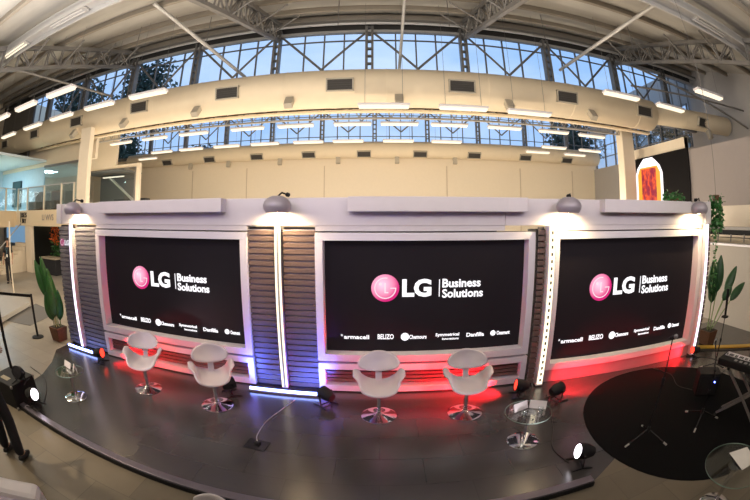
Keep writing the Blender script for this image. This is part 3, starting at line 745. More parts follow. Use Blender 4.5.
# ---------------------------------------------------------------- glass tables
def gtable(loc, r, h, label):
    t = thing('glass_table', loc, label, 'table', 'round glass side tables')
    MB().lathe([(.001, h - .01), (r, h - .01), (r, h), (.001, h)], n=48).build('glass_top', M_GLASS, t)
    MB().lathe([(r + .001, h - .011), (r + .003, h - .005), (r + .001, h + .001), (r - .003, h - .005), (r + .001, h - .011)], n=48, cap=False).build('glass_edge', mat('green_glass_edge', (.25, .36, .31), .2, alpha=.8), t)
    MB().cyl((0, 0, .02), (0, 0, h - .01), .024, n=18).lathe([(.03, h - .03), (.09, h - .016), (.09, h - .0105), (.001, h - .0105)], n=24).build('stem', M_CHROME, t, smooth=True)
    MB().lathe([(.001, .0), (.19, .0), (.192, .008), (.17, .016), (.05, .03), (.001, .03)], n=36).build('base', M_CHROME, t, smooth=True)
    return t
gtable((1.62, 3.27, 0), .27, .42, 'round glass side table with cards and glasses, right of the chairs')
gtable((-4.27, 3.12, 0), .24, .42, 'round glass side table at the left end of the stage')
gtable((2.95, 1.10, 0), .36, .50, 'large round glass table in the bottom right corner')
def card(x, y, z, rz, label, w=.1):
    o = MB().quad((-w, 0, 0), (w, 0, 0), (w, .035, .09), (-w, .035, .09)).quad((-w, .07, 0), (w, .07, 0), (w, .035, .09), (-w, .035, .09)).build('name_card', M_PAPER, solid=.002, loc=(x, y, z), rz=rz)
    return tag(o, label, 'card', 'folded cards on the glass tables')
card(1.55, 3.32, .421, R(20), 'white folded card on the right glass table, left one')
card(1.74, 3.30, .421, R(-30), 'white folded card on the right glass table, right one')
card(-4.38, 3.18, .421, R(-10), 'white folded card on the left glass table, left one')
card(-4.20, 3.15, .421, R(-40), 'white folded card on the left glass table, right one', .08)
def tumbler(x, y, z, label):
    t = thing('drinking_glass', (x, y, z), label, 'glass', 'drinking glasses on the glass tables')
    MB().lathe([(.001, 0), (.026, 0), (.032, .11), (.030, .11), (.024, .006), (.001, .006)], n=20).build('bowl', M_GLASS, t, smooth=True)
    MB().lathe([(.001, .007), (.0235, .007), (.027, .07), (.001, .07)], n=20).build('water', glass_mat('water', (.95, .97, 1), .12), t, smooth=True)
tumbler(1.52, 3.14, .421, 'clear drinking glass on the right glass table, left one')
tumbler(1.70, 3.14, .421, 'clear drinking glass on the right glass table, right one')
tumbler(-4.24, 3.02, .421, 'clear drinking glass on the left glass table')
# paper sheets on the corner table
o = MB().prism([(0, 0), (.22, -.04), (.34, .2), (.10, .30)], 0, .004).build('paper_sheet', M_PAPER, loc=(2.92, .98, .502)); tag(o, 'white paper sheets lying on the corner glass table', 'paper')

# ---------------------------------------------------------------- mic stands, keyboard, monitor
def micstand(x, y, h, label, rz=0, boom=None, mic=True):
    t = thing('microphone_stand', (x, y, 0), label, 'microphone stand', 'black microphone stands', rz=R(rz))
    zc = .16
    MB().cyl((0, 0, zc - .05), (0, 0, h * .62), .012, n=10).build('pole', M_BLACKG, t, smooth=True)
    MB().cyl((0, 0, h * .6), (0, 0, h), .008, n=10).build('upper_pole', M_BLACKG, t, smooth=True)
    MB().cyl((0, 0, h * .58), (0, 0, h * .64), .022, n=10).build('collar', M_BLACK, t); MB().cyl((0, 0, zc - .04), (0, 0, zc + .04), .022, n=10).build('collar', M_BLACK, t)
    for k in range(3):
        a = R(40 + 120 * k); e = (math.cos(a) * .3, math.sin(a) * .3, .03)
        l = MB().cyl((math.cos(a) * .015, math.sin(a) * .015, zc), e, .009, n=8).build('leg', M_BLACKG, t, smooth=True)
        MB().cyl((e[0] * .9, e[1] * .9, .042), (e[0] * 1.08, e[1] * 1.08, .018), .013, n=8).build('rubber_foot', mat('grey_foot', (.4, .4, .38), .5), l)
    tip = Vector((0, 0, h))
    if boom:
        e = Vector(boom); MB().cyl(tip - e * .3, tip + e, .007, n=8).build('boom', M_BLACKG, t); tip = tip + e
        MB().ball((0, 0, h), .022, 8, 6).build('joint', M_BLACK, t)
    if mic:
        d = Vector((-.1, -.12, .06)).normalized()
        MB().cyl(tip - d * .08, tip + d * .06, .011, .017, n=12).build('microphone', M_BLACKG, t, smooth=True)
        MB().ball(tip + d * .08, .027, 12, 8).build('mic_grille', mat('mic_grille', (.3, .3, .3), .35, .8), t, smooth=True)
    return t
micstand(3.02, 2.60, 1.30, 'black tripod microphone stand on the left half of the black carpet', 20)
micstand(3.98, 2.45, .72, 'low black boom microphone stand near the corner glass table', 170, boom=(-.25, -.35, .2))
micstand(5.48, 3.42, .95, 'black microphone stand behind the keyboard', 60, boom=None, mic=False)
t = thing('boom_microphone', (5.48, 3.42, .965), 'upright black shotgun microphone standing over the keyboard', 'microphone')
MB().cyl((0, 0, .02), (-.03, 0, .46), .022, .026, n=12).build('body', M_BLACK, t, smooth=True)
MB().box((-.06, -.05, -.01), (.06, .05, .02)).build('mount', M_BLACK, t, bevel=.005)
t = thing('stage_monitor', (4.72, 3.02, 0), 'black stage monitor box with a blue light in front of the keyboard', 'speaker', rz=R(-40))
MB().prism([(-.2, -.15), (.2, -.15), (.2, .15), (-.2, .15)], 0.008, .36).build('cabinet', M_BLACK, t, bevel=.015)
MB().box((-.17, -.162, .04), (.17, -.151, .33)).build('front_grille', mat('speaker_cloth', (.01, .01, .012), .9, scale=150, var=.5), t)
MB().cyl((.1, -.170, .24), (.1, -.155, .24), .012, n=10).build('indicator_light', emit('blue_led', (.08, .12, 1), 25), t)
t = thing('keyboard', (4.50, 2.02, .70), 'black electronic keyboard with white keys on an X stand', 'keyboard', rz=R(100))
MB().box((-.62, -.15, 0), (.62, .17, .09)).build('case', M_BLACK, t, bevel=.012)
b = MB()
for k in range(44): b.box((-.58 + k * .0263, -.14, .085), (-.558 + k * .0263 + .0025, .0, .10))
b.build('white_keys', M_WHITE, t)
b = MB()
for k in range(43):
    if k % 7 not in (2, 6): b.box((-.562 + k * .0263, -.06, .10), (-.55 + k * .0263, .0, .112))
b.build('black_keys', M_BLACKG, t)
b = MB()
for k in range(10): b.box((-.5 + k * .09, .06, .09), (-.45 + k * .09, .12, .096))
b.build('buttons', mat('button_grey', (.3, .3, .3), .5), t)
s = thing('keyboard_stand', (4.50, 2.02, .006), 'grey X-shaped stand under the keyboard', 'stand', rz=R(100))
for y in (-.05, .05):
    MB().bar((-.4, y * 3, .03), (.4, y * 3, .67), .03).build('leg', M_STEEL, s)
    MB().bar((.4, y * 2, .03), (-.4, y * 2, .67), .03).build('leg', M_STEEL, s)
for x, w_, z in ((-.4, .2, .016), (.4, .2, .016), (-.4, .18, .682), (.4, .18, .682)): MB().bar((x, -w_, z), (x, w_, z), .03).build('crossbar', M_BLACK, s)
# dark padded gig bag leaning at the right
t = thing('gig_bag', (6.0, 2.75, 0), 'tall black gig bag standing at the right picture edge', 'bag', rz=R(60))
P = []
for i in range(9):
    u = i / 8; w_ = .24 * (1 - .55 * max(0, u - .45) / .55)
    P.append([(w_ * math.cos(a), .09 * math.sin(a), u * 1.0) for a in [2 * math.pi * k / 14 for k in range(15)]])
MB().grid(P).build('body', M_CLOTH, t, smooth=True, subsurf=1); MB().path([(0, -.1, .55), (0, -.15, .65), (0, -.1, .75)], .012).build('handle', M_BLACK, t)
MB().lathe([(.001, .995), (.05, .995), (.1, .985)], n=10).build('cap', M_CLOTH, t)
# cable cover strip
t = thing('cable_cover', (0, 0, 0), 'long yellow topped cable cover on the floor beyond the keyboard', 'cable cover')
MB().bar((6.05, 4.62, .02), (8.2, 2.9, .02), .16, .03).build('lid', M_YEL, t); MB().bar((6.0, 4.5, .008), (8.12, 2.8, .008), .12, .016).build('ramp', M_RUB, t)

# ---------------------------------------------------------------- potted plants
def paddle(b, base, tip, w, droop, side):
    base, tip, side = Vector(base), Vector(tip), Vector(side).normalized(); P = []
    d = tip - base; nrm = d.cross(side).normalized()
    for i in range(11):
        u = i / 10; c = base + d * u + Vector((0, 0, -droop * u * u)); ww = w * math.sin(math.pi * min(.98, u ** .75 * .96 + .02)) ** .8
        P.append([c + side * ww * s + nrm * (-.35 * ww * (1 - abs(s))) for s in (-1, -.5, 0, .5, 1)])
    b.grid(P)
def potted(loc, label, leaves, lm):
    t = thing('potted_plant', loc, label, 'plant')
    pz_ = .30
    p = MB().box((-.17, -.17, 0), (.17, .17, pz_))
    for v in p.b.verts:
        if v.co.z < .1: v.co.x *= .8; v.co.y *= .8
    pt = p.build('pot', M_POT, t, bevel=.01)
    MB().box((-.15, -.15, pz_ - .02), (.15, .15, pz_ + .004)).build('soil', M_SOIL, pt)
    for (bx, by), (tx, ty, tz), w_, dr, f in leaves:
        base = Vector((bx * .3, by * .3, pz_)); tip = Vector((tx, ty, tz)); mid = base.lerp(tip, f) + Vector((0, 0, .06))
        MB().path([base, base.lerp(mid, .5) + Vector((0, 0, .03)), mid], .012, 6).build('stalk', M_STALK, t)
        side = (tip - base).cross(Vector((-loc[0], -loc[1], 1.2 - loc[2]))); q = MB(); paddle(q, mid, tip, w_, dr, side)
        q.build('leaf', lm, t, smooth=True, solid=.003)
potted((-6.62, 4.78, 0), 'tall potted plant with paddle leaves, left of the stage wall',
       [((-.2, 0), (-.55, -.1, 1.72), .11, .06, .38), ((-.1, .1), (-.34, -.05, 1.78), .11, .04, .35), ((.2, 0), (.0, -.1, 1.55), .13, .02, .2), ((.1, -.2), (.12, -.15, 1.35), .13, 0, .15), ((-.2, -.2), (-.05, -.2, 1.05), .12, 0, .1), ((.2, .2), (.2, 0, 1.1), .12, 0, .1)], M_LEAF)
potted((6.62, 4.55, 0), 'tall potted plant with dark paddle leaves, right of the stage wall',
       [((0, 0), (.15, 0, 1.85), .13, .05, .45), ((.2, 0), (.78, -.1, 1.60), .11, .06, .5), ((.3, -.1), (1.15, -.2, 1.25), .10, .08, .5), ((-.2, 0), (-.18, 0, 1.75), .13, .03, .45), ((-.1, -.2), (.30, -.3, 1.30), .10, .1, .55), ((0, .2), (.05, .1, 1.5), .12, .03, .4)], M_LEAF2)
def foliage(b, c, rad, n, s, rnd):
    for k in range(n):
        a = rnd.uniform(0, 2 * math.pi); h = rnd.uniform(-1, 1); q = rnd.random() ** .5
        p = Vector(c) + Vector((rad[0] * q * math.cos(a), rad[1] * q * math.sin(a), rad[2] * h))
        d = Vector((rnd.uniform(-1, 1), rnd.uniform(-1, 1), rnd.uniform(-1, .4))).normalized(); e = d.cross(Vector((rnd.uniform(-1, 1), rnd.uniform(-1, 1), rnd.uniform(-1, 1)))).normalized()
        b.quad(p, p + d * s * .5 + e * s * .3, p + d * s, p + d * s * .5 - e * s * .3)
rnd = random.Random(3)
t = thing('hanging_ivy', (6.16, 4.32, 2.85), 'trailing green ivy hanging beside the right end of the stage wall', 'plant')
b = MB(); foliage(b, (0, 0, -.22), (.19, .15, .32), 380, .10, rnd); foliage(b, (-.02, 0, -1.0), (.06, .06, .7), 150, .07, rnd); tag(b.build('leaves', M_LEAF, t), kind='stuff')
MB().path([(0, 0, .05), (.02, 0, -.5), (0, 0, -1.0), (-.03, 0, -1.6)], .008, 5).build('vine', M_STALK, t)
MB().lathe([(.001, .0), (.07, .0), (.09, .1), (.001, .1)], n=16).build('pot', M_POT, t)
rod('hanging_rod', (6.16, 4.32, 2.95), (6.16, 4.32, roofz(4.32)), .006, M_STEEL, 'thin cord holding up the trailing ivy on the right', 'cord')
t = thing('trailing_plant', (5.2, 4.75, 2.801), 'low leafy green plant on top of the stage wall near its right end', 'plant')
b = MB(); foliage(b, (0, 0, .10), (.30, .12, .09), 200, .09, rnd); tag(b.build('leaves', M_LEAF, t), kind='stuff'); MB().box((-.2, -.07, 0), (.2, .07, .08)).build('trough', M_POT, t)

# ---------------------------------------------------------------- large display on the right wall
t = thing('wall_display', (11.98, 11.75, 4.3), 'large black wall display showing a glowing bottle shape', 'display')
MB().box((-.08, -1.95, -1.2), (0, 1.75, .98)).build('display', mat('display_black', (.005, .004, .005), .6, spec=.15), t)
P = [(-.62, -1.2), (.62, -1.2), (.62, .20), (.52, .52), (.34, .76), (.2, .92), (-.2, .92), (-.34, .76), (-.52, .52), (-.62, .20)]
def poly(P, sc, x, name, m, dy=.78, dz=0):
    b = MB(); v = [b.b.verts.new((x, dy - p[0] * sc[0], p[1] * sc[1] + dz)) for p in P]; b.b.faces.new(v); return b.build(name, m, t)
poly(P, (1.62, 1.0), -.085, 'bottle_outline', emit('bottle_white', (1, .93, .95), 1.5))
poly([(-.52, -1.2), (.52, -1.2), (.52, .22), (.40, .52), (-.40, .52), (-.52, .22)], (1.6, 1), -.09, 'bottle_amber', emit('bottle_amber', (1, .42, .03), 1.1))
mm = emit('bottle_red', (.8, .03, .02), 1.0)
n_ = mm.node_tree; nn = n_.nodes.new('ShaderNodeTexNoise'); nn.inputs['Scale'].default_value = 5; rp = n_.nodes.new('ShaderNodeValToRGB')
rp.color_ramp.elements[0].color = (.35, .0, .04, 1); rp.color_ramp.elements[0].position = .4; rp.color_ramp.elements[1].color = (1, .10, .02, 1); rp.color_ramp.elements[1].position = .6
n_.links.new(nn.outputs[0], rp.inputs[0]); n_.links.new(rp.outputs[0], n_.nodes['Principled BSDF'].inputs['Emission Color'])
poly([(-.34, -1.2), (.34, -1.2), (.34, .45), (-.34, .45)], (1.6, 1), -.095, 'bottle_red', mm)
# partition / counter on the right with shelves behind
t = thing('counter_partition', (8.3, 0, 0), 'tall pale grey textured partition right of the stage', 'partition')
MB().box((0, -1, 0), (.2, 8.2, 1.88)).build('panel', mat('linen_grey', (.42, .38, .34), .8, var=.12, scale=60), t); MB().box((-.04, -1, 1.88), (.26, 8.25, 1.93)).build('cap', M_WHITE, t)
t = thing('shelf_unit', (9.6, 0, 0), 'low shelf unit with dark top standing behind the partition', 'shelf')
MB().box((0, 1, 0), (.5, 7.9, 2.0)).build('carcass', mat('shelf_beige', (.50, .42, .31), .7), t)
MB().box((-.02, 1, 2.22), (.52, 7.9, 2.3)).build('top_board', mat('shelf_grey', (.35, .33, .32), .6), t); MB().box((.02, 1, 2.08), (.46, 7.8, 2.22)).build('gap', M_BLACK, t)
for y in (7.2, 6.6, 6.05, 5.5, 5.0): MB().box((-.01, y, 1.9), (.02, y + .05, 2.1)).build('divider', M_STEEL, t)
o = MB().box((9.3, 7.2, 0), (9.36, 7.7, 2.5)).build('poster', mat('dark_poster', (.02, .03, .035), .5, var=.9, scale=4)); tag(o, 'dark roll-up poster standing at the left end of the shelf unit', 'poster')

# ---------------------------------------------------------------- left: mezzanine, shop front, people
struct(MB().box((-23.9, 10.3, 2.2), (-11.2, 12.2, 2.92)).box((-23.9, 6.3, 2.12), (-17.9, 10.3, 2.92)).build('slab_mezzanine', mat('mezzanine_cream', (.78, .63, .42), .7, var=.03)))
struct(MB().box((-11.95, 10.25, 0), (-11.3, 10.5, 6.15)).build('column', M_CREAM))
struct(MB().box((-16.8, 10.35, 0), (-16.2, 10.6, 2.2)).build('column_lower', M_CREAM))
struct(MB().box((-23.9, 12.2, 5.28), (-12.9, 12.4, 6.6)).build('wall_mezzanine_upper', M_CREAM))
t = thing('glass_partition', (0, 12.0, 2.92), 'grey curtained glass partition on the mezzanine, left of the cream column', 'partition')
MB().box((-17.3, 0, 0), (-13.2, .03, 2.3)).build('pane', M_BALU, t)
MB().box((-17.3, .12, 0.0), (-14.2, .16, 2.25)).build('curtain', mat('curtain', (.72, .71, .64), .9, var=.2, scale=3, stretch=(6, 1, .3)), t)
MB().box((-17.3, -.03, 2.25), (-13.2, .05, 2.36)).build('head_rail', M_STEEL, t)
struct(MB().box((-23.9, 12.25, 2.92), (-17.3, 12.4, 5.6)).box((-23.8, 7.5, 2.92), (-23.6, 12.3, 5.6)).build('wall_blue_room', mat('blue_room_wall', (.48, .62, .70), .7)))
tag(MB().box((-21.6, 12.1, 3.2), (-20.4, 12.24, 4.7)).build('dark_window', mat('dark_glass', (.02, .05, .05), .3)), 'dark square window in the blue mezzanine room', 'window')
struct(slab([(-23.9, 6.3, 5.5), (-17.4, 6.3, 5.5), (-17.4, 12.3, 5.5), (-23.9, 12.3, 5.5)], 'ceiling_blue_room', mat('blue_ceiling', (.58, .68, .74), .7)))
light('blue_room_lamp', 'AREA', (-20.6, 9.3, 5.46), 260, (.55, .82, 1), aim=(-20.6, 9.3, 3.2), size=1.0)
# balustrade
t = thing('balustrade', (0, 10.4, 2.92), 'glass balustrade with cream posts along the mezzanine edge', 'balustrade')
MB().box((-17.8, -.01, .05), (-12.2, .01, 1.05)).build('glass', M_BALU, t)
for x in (-17.75, -16.6, -14.85, -13.3, -12.3): MB().box((x - .04, -.04, 0), (x + .04, .04, 1.1)).build('post', M_CREAM, t)
MB().box((-17.8, -.035, 1.05), (-12.2, .035, 1.10)).build('handrail', M_STEEL2, t)
t = thing('balustrade', (-17.95, 0, 2.92), 'side length of glass balustrade in front of the blue room', 'balustrade')
MB().box((-.01, 6.4, .05), (.01, 10.3, 1.05)).build('glass', M_BALU, t)
for y in (6.5, 7.7, 9.0, 9.6): MB().box((-.04, y - .04, 0), (.04, y + .04, 1.1)).build('post', M_CREAM, t)
MB().box((-.035, 6.4, 1.05), (.035, 10.3, 1.10)).build('handrail', M_STEEL2, t)
for i, (x, w_, c, l) in enumerate(((-17.0, .9, (.12, .08, .06), 'brown upholstered bench behind the balustrade, left one'), (-15.2, 1.0, (.12, .08, .06), 'brown upholstered bench behind the balustrade, right one'))):
    t = thing('bench', (x, 11.3, 2.92), l, 'bench', 'mezzanine benches'); m_ = mat('bench_brown', c, .7)
    MB().box((-w_ / 2, -.3, 0), (w_ / 2, .3, .45)).build('seat', m_, t, bevel=.03); MB().box((-w_ / 2, .2, .45), (w_ / 2, .35, .95)).build('backrest', m_, t, bevel=.03)
# office with big interior window, right of the cream column
struct(MB().box((-19.0, 16.0, 0), (-12.9, 16.2, 3.4)).box((-19.0, 16.0, 5.35), (-14.9, 16.2, 7.4)).box((-14.9, 16.0, 5.35), (-12.9, 16.2, 5.55)).box((-13.2, 16.0, 3.4), (-12.9, 16.2, 5.35)).build('wall_office', M_CREAM))
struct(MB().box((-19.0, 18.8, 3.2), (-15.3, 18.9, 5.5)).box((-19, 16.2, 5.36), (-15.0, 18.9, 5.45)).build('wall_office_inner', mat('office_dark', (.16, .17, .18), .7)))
w4 = thing('window_4', (0, 16.0, 0), None, None, kind='structure')
MB().quad((-17.6, 0, 3.4), (-13.2, 0, 3.4), (-13.2, 0, 5.35), (-17.6, 0, 5.35)).build('pane', M_BALU, w4)
MB().box((-17.6, -.03, 3.38), (-13.2, .03, 3.44)).box((-17.6, -.03, 5.3), (-13.2, .03, 5.36)).box((-13.25, -.03, 3.4), (-13.15, .03, 5.35)).box((-17.65, -.03, 3.4), (-17.5, .03, 5.35)).build('window_frame', M_STEEL, w4)
tag(MB().box((-16.9, 16.9, 5.0), (-15.0, 17.05, 5.06)).build('office_tube_lamp', M_TUBE), 'thin tube lamp glowing behind the office window', 'lamp')
tag(MB().box((-16.4, 17.6, 3.2), (-13.6, 18.1, 3.75)).build('office_desk', mat('desk_dark', (.05, .05, .05), .5), bevel=.02), 'dark desk inside the office window', 'desk')
tag(MB().bar((-16.6, 17.3, 5.1), (-14.2, 17.3, 3.5), .25, .08).build('stair_stringer', mat('stair_white', (.6, .64, .58), .6)), 'pale slanting stair side seen through the office window', 'stair')
# shop front under the mezzanine
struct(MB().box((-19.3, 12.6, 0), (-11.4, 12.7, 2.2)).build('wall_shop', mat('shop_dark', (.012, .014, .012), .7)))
struct(MB().box((-23.9, 12.6, 0), (-19.3, 12.75, 2.2)).build('wall_shop_left', mat('shop_grey', (.25, .25, .26), .7)))
struct(MB().box((-23.2, 12.5, 1.1), (-19.4, 12.6, 2.15)).build('window_5', mat('blue_lit_glass', (.30, .45, .6), .2, emis=(.25, .5, .8), estr=.5)))
b = MB(); foliage(b, (0, 0, 0), (.24, .15, .40), 110, .15, rnd)
o = b.build('flower_display', mat('flower_orange', (.5, .09, .01), .5, var=.3), loc=(-15.1, 11.3, 1.75)); tag(o, 'orange and yellow flower display in the dark shop front', 'flowers', kind='stuff')
b = MB(); foliage(b, (0, 0, 0), (.6, .25, .7), 300, .16, rnd)
o = b.build('green_plants', M_LEAF, loc=(-15.8, 12.1, .75)); tag(o, 'green foliage in the dark shop front below the flowers', 'plant', kind='stuff')
b = MB(); foliage(b, (0, 0, 0), (.2, .2, .25), 90, .16, rnd)
o = b.build('yellow_flowers', mat('flower_yellow', (.75, .5, .02), .5), loc=(-14.4, 11.5, 1.12)); tag(o, 'small yellow flower bunch beside the orange flowers', 'flowers', kind='stuff')
t = thing('display_table', (-14.9, 10.9, 0), 'dark cloth covered table in front of the shop flowers', 'table')
MB().box((-.75, -.35, .72), (.75, .35, .78)).build('top', mat('table_beige', (.4, .33, .24), .6), t); MB().box((-.7, -.3, 0), (.7, .3, .72)).build('cloth', M_CLOTH, t, bevel=.03)
# signs on the fascia
t = thing('wall_sign', (-17.05, 10.28, 2.56), 'black two-line sign on the cream mezzanine edge', 'sign')
text_mesh('lettering', 'BES', .3, M_BLACK, t, (-.05, 0, .03), bold=.01, width=.62, height=.24); text_mesh('lettering', 'BRY', .3, M_BLACK, t, (.02, 0, -.24), bold=.01, width=.5, height=.22)
MB().box((-.17, -.01, -.2), (-.10, .0, .28)).build('bar', M_BLACK, t)
t = thing('wall_sign', (-14.85, 10.28, 2.46), 'grey raised letters on the cream mezzanine edge beside the stage wall', 'sign')
text_mesh('lettering', 'LI WVS', .3, mat('letter_grey', (.35, .3, .26), .5), t, (0, 0, 0), bold=.004, width=1.05, height=.26)
# stairs at far left
t = thing('staircase', (-17.3, 8.6, 0), 'pale stairs rising at the left picture edge', 'stairs')
for k in range(8): MB().box((-.9, k * .26, 0), (.35, k * .26 + .28, .17 * (k + 1))).build('step', M_CREAM, t)
rod('handrail_pole', (-17.0, 8.4, 1.0), (-17.2, 10.3, 2.3), .03, M_STEEL2, 'slanting pale handrail of the stairs at far left', 'handrail')
rod('white_pole', (-11.45, 6.3, 0), (-11.45, 6.3, 2.45), .028, M_CREAM, 'thin white pole standing in front of the stairs', 'pole')
rod('black_pole', (-5.30, 2.53, .0), (-5.30, 2.53, 2.4), .028, M_BLACK, 'thick black stand pole rising beside the flight case', 'pole')
# queue barrier
t = thing('queue_barrier', (-7.25, 4.51, 0), 'black queue barrier post with a belt running left', 'barrier')
MB().cyl((0, 0, .02), (0, 0, .95), .03, n=14).build('post', M_BLACK, t, smooth=True); MB().lathe([(.001, 0), (.16, 0), (.16, .015), (.04, .03), (.001, .03)], n=28).build('base', M_BLACK, t, smooth=True)
MB().box((-2.4, -.012, .88), (0, .012, .94), rz=R(28), piv=(0, 0, .9)).build('belt', M_BLACK, t)
o = MB().prism([(-11.3, 6.6), (-9.9, 6.05), (-9.3, 4.9), (-8.9, 4.2), (-9.6, 3.9), (-12, 4.3)], 0.03, .16).build('low_plinth', mat('plinth_pale', (.33, .30, .26), .5), bevel=.01); tag(o, 'pale low floor plinth with a dark edge behind the queue barrier', 'plinth')
MB().prism([(-11.25, 6.55), (-9.93, 6.02), (-9.35, 4.9), (-8.97, 4.22), (-9.6, 3.95), (-12, 4.33)], 0, .03).build('dark_base', M_BLACK, o)
o = MB().prism([(-10.2, 6.5), (-8.6, 6.3), (-8.2, 4.9), (-9.2, 4.6)], 0, .003).build('floor_mat', mat('grey_mat', (.13, .12, .11), .7)); tag(o, 'flat grey floor mat beside the low plinth', 'mat')

# people: skinned bodies
def skin_obj(name, verts, edges, radii, m, parent, root=0, sub=1):
    me = bpy.data.meshes.new(name); me.from_pydata([Vector(v) for v in verts], edges, []); me.materials.append(m)
    o = bpy.data.objects.new(name, me); COL.objects.link(o); o.parent = parent
    md = o.modifiers.new('skin', 'SKIN'); md.use_smooth_shade = True
    sv = me.skin_vertices[0].data if me.skin_vertices else None
    if sv is None:
        me.skin_vertices.new() if hasattr(me.skin_vertices, 'new') else None
        sv = me.skin_vertices[0].data
    for i, r in enumerate(radii): sv[i].radius = r if isinstance(r, tuple) else (r, r)
    sv[root].use_root = True
    q = o.modifiers.new('smooth', 'SUBSURF'); q.levels = sub; q.render_levels = sub
    return o
def add_skin_layer(o):
    pass
def chain(V, E, Rr, start, pts):
    prev = start
    for p, r in pts:
        V.append(p); Rr.append(r); i = len(V) - 1
        if prev is not None: E.append((prev, i))
        prev = i
    return prev
def person(loc, rz, label, arms, legs, shirt=M_CLOTH, trou=M_CLOTH, H=1.0):
    t = thing('person', loc, label, 'person', rz=rz)
    # facing -y
    V, E, Q = [(0, 0, .95)], [], [(.095, .075)]
    ch = chain(V, E, Q, 0, [((0, 0, 1.12), (.085, .065)), ((0, .0, 1.32), (.11, .075))]); neck = chain(V, E, Q, ch, [((0, .005, 1.44), (.075, .06)), ((0, 0, 1.52), (.05, .05))])
    chain(V, E, Q, neck, [((0, -.01, 1.60), (.07, .085)), ((0, -.005, 1.68), (.075, .09)), ((0, 0, 1.75), (.05, .06))])
    for s, (el, wr) in zip((-1, 1), arms):
        w_ = chain(V, E, Q, ch, [((s * .17, 0, 1.40), .06), (el, .042), (wr, .03)])
        el_, wr_ = Vector(el), Vector(wr); d = (wr_ - el_).normalized(); side = d.cross(Vector((0, 1, 0))); side = side.normalized() if side.length > .1 else Vector((1, 0, 0))
        pm = chain(V, E, Q, w_, [(tuple(wr_ + d * .06), (.035, .02))])
        for f, (off, ln) in enumerate(((-.028, .06), (-.010, .075), (.010, .07), (.027, .055))):
            a = wr_ + d * .085 + side * off; chain(V, E, Q, pm, [(tuple(a), .010), (tuple(a + d * ln * .6 + Vector((0, -.01, 0))), .009), (tuple(a + d * ln + Vector((0, -.025, 0))), .008)])
        a = wr_ + d * .03 - side * .035; chain(V, E, Q, w_, [(tuple(a), .011), (tuple(a + d * .03 - side * .015), .009)])
    for s, (kn, an) in zip((-1, 1), legs):
        chain(V, E, Q, 0, [((s * .09, 0, .86), .06), (kn, .05), (an, .04), ((an[0], an[1] - .12, .05), (.038, .03))])
    skin_obj('body', V, E, Q, M_SKIN, t)
    V, E, Q = [(0, 0, .84)], [], [(.155, .135)]
    ch = chain(V, E, Q, 0, [((0, 0, 1.12), (.14, .125)), ((0, 0, 1.32), (.165, .115)), ((0, .005, 1.43), (.09, .07))])
    for s, (el, wr) in zip((-1, 1), arms):
        e = Vector((s * .17, 0, 1.39)).lerp(Vector(el), .8); chain(V, E, Q, 2, [((s * .17, 0, 1.39), .075), (tuple(e), .058)])
    skin_obj('shirt', V, E, Q, shirt, t)
    V, E, Q = [(0, 0, 1.04)], [], [(.15, .12)]
    for s, (kn, an) in zip((-1, 1), legs): chain(V, E, Q, 0, [((s * .09, 0, .84), .105), (kn, .085), ((an[0], an[1], .06), .08)])
    skin_obj('trousers', V, E, Q, trou, t)
    MB().ball((0, .015, 1.70), .098, 16, 10, (.86, 1.02, 1)).build('hair', M_HAIR, t, smooth=True)
    f = MB().ball((0, -.045, 1.655), .062, 14, 10, (.95, .7, 1.3)); f.ball((0, -.098, 1.645), .014, 8, 6, (.8, 1, 1.4)); f.ball((-.078, 0, 1.655), .018, 8, 6, (.5, 1, 1.4)); f.ball((.078, 0, 1.655), .018, 8, 6, (.5, 1, 1.4))
    fo = f.build('face', M_SKIN, t, smooth=True)
    for q in (-.024, .024): MB().ball((q, -.088, 1.675), .007, 8, 6).build('eye', M_HAIR, fo)
    MB().ball((0, -.09, 1.612), .015, 8, 6, (1.2, .3, .35)).build('mouth', mat('lips', (.35, .1, .09), .5), fo)
    for s, (kn, an) in zip((-1, 1), legs):
        MB().ball((an[0], an[1] - .06, .045), .06, 14, 8, (.72, 2.1, .75)).build('shoe', M_SHOE, t, smooth=True)
    return t
A0 = [((-.25, .02, 1.14), (-.24, -.06, .90)), ((.25, .02, 1.14), (.24, -.06, .90))]
L0 = [((-.10, -.01, .48), (-.11, .02, .09)), ((.10, -.01, .48), (.11, .02, .09))]
p1 = person((-14.35, 7.75, 0), R(40), 'person in black with a white badge standing in front of the mezzanine', A0, L0)
MB().box((-.035, -.135, 1.05), (.035, -.125, 1.16)).build('badge', M_PAPER, p1); MB().bar((-.06, -.12, 1.42), (0, -.132, 1.16), .012, .003).bar((.06, -.12, 1.42), (0, -.132, 1.16), .012, .003).build('lanyard', mat('lanyard_blue', (.1, .3, .4), .6), p1)
person((-14.75, 7.0, 0), R(50), 'person in dark red at the very left picture edge by the stairs', A0, L0, shirt=mat('dark_red_cloth', (.14, .02, .02), .8))
person((-3.84, 1.40, 0), R(190), 'person in black trousers and shoes, only legs visible at lower left', [((-.22, -.06, 1.14), (-.06, -.22, 1.2)), ((.22, -.06, 1.14), (.06, -.24, 1.16))],
       [((-.12, -.06, .48), (-.16, .02, .09)), ((.12, -.02, .48), (.14, .04, .09))])

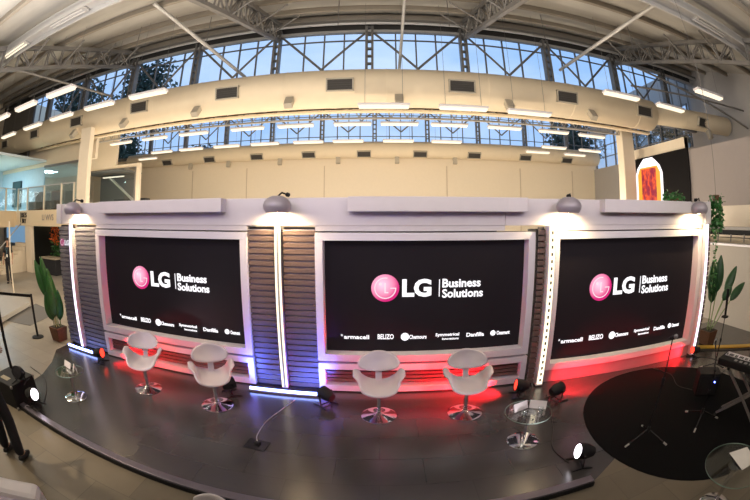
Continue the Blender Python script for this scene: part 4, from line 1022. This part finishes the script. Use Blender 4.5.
# ---------------------------------------------------------------- audience seats at the bottom edge
t = thing('lounge_armchair', (-2.54, .28, 0), 'white padded armchair seen from behind in the bottom left corner', 'armchair', rz=R(35))
M_PAD = mat('mauve_pad', (.42, .37, .45), .7)
MB().box((-.62, .10, .12), (.62, .30, .80)).build('backrest', M_CHAIR, t, bevel=.05)
MB().box((-.62, -.5, .12), (-.46, .12, .62)).build('armrest', M_CHAIR, t, bevel=.04); MB().box((.46, -.5, .12), (.62, .12, .62)).build('armrest', M_CHAIR, t, bevel=.04)
MB().box((-.45, -.5, .15), (.45, .10, .44)).build('seat', M_PAD, t, bevel=.04); MB().box((-.5, .02, .45), (.5, .13, .76)).build('back_cushion', M_PAD, t, bevel=.04)
for x in (-.55, .55):
    for y in (-.42, .2): MB().cyl((x, y, 0), (x, y, .13), .025).build('foot', M_CHROME, t)
def audience(x, y, label):
    t = thing('audience_chair', (x, y, 0), label, 'chair', 'white audience chairs at the bottom edge')
    P = []
    for i in range(9):
        u = -1 + i / 4; P.append([(u * (.2 - .09 * max(0, v - .4)), .10 - .05 * u * u - .05 * v, .42 + .40 * v - .05 * u * u * v) for v in [k / 6 for k in range(7)]])
    MB().grid(P).build('backrest', M_CHAIR, t, smooth=True, solid=.03, subsurf=1)
    MB().box((-.22, -.35, .40), (.22, .12, .45)).build('seat', M_CHAIR, t, bevel=.02)
    for sx in (-.19, .19):
        for sy in (-.31, .08): MB().cyl((sx, sy, 0), (sx, sy, .40), .014).build('leg', M_CHROME, t)
audience(-1.02, 1.47, 'white chair back tip poking up before the kerb, left of centre')
audience(1.80, .78, 'white chair back tip at the bottom edge below the black carpet')

# ---------------------------------------------------------------- trees outside the glazing
def tree(x, y, z, r, h, label, seed):
    rn = random.Random(seed); t = thing('tree', (x, y, 0), label, 'tree', 'trees outside the windows')
    b = MB()
    for k in range(7): foliage(b, (rn.uniform(-r, r) * .6, rn.uniform(-.5, .5), z + rn.uniform(-h, h) * .5), (r * .6, .8, h * .5), 300, .11 * r + .12, rn)
    tag(b.build('crown', mat('tree_leaf', (.03, .06, .05), .6, var=.6), t), kind='stuff')
    MB().cyl((0, 0, 0), (0, 0, z), .18, .1).build('trunk', mat('bark', (.05, .04, .03), .9), t)
tree(-40.0, 32.0, 17.0, 5.5, 6.0, 'dark tall tree outside the left end of the upper windows', 1)
tree(-28.5, 34.0, 17.0, 5.0, 4.6, 'dark tall tree outside the upper windows, beside the left truss', 2)
tree(-24.0, 28.0, 8.6, 3.2, 3.6, 'dark tree outside the left end of the rear windows', 3)
tree(-15.5, 30.0, 8.2, 2.8, 2.2, 'low dark tree outside the rear windows on the left', 4)
tree(17.5, 29.0, 8.8, 3.4, 3.8, 'dark tree outside the right end of the rear windows', 5)
tree(20.0, 17.0, 8.0, 2.2, 3.0, 'dark tree outside the glazing beside the pillar', 6)
tree(22.5, 23.5, 8.4, 2.4, 3.4, 'dark tree outside the glazing left of the wall display', 8)
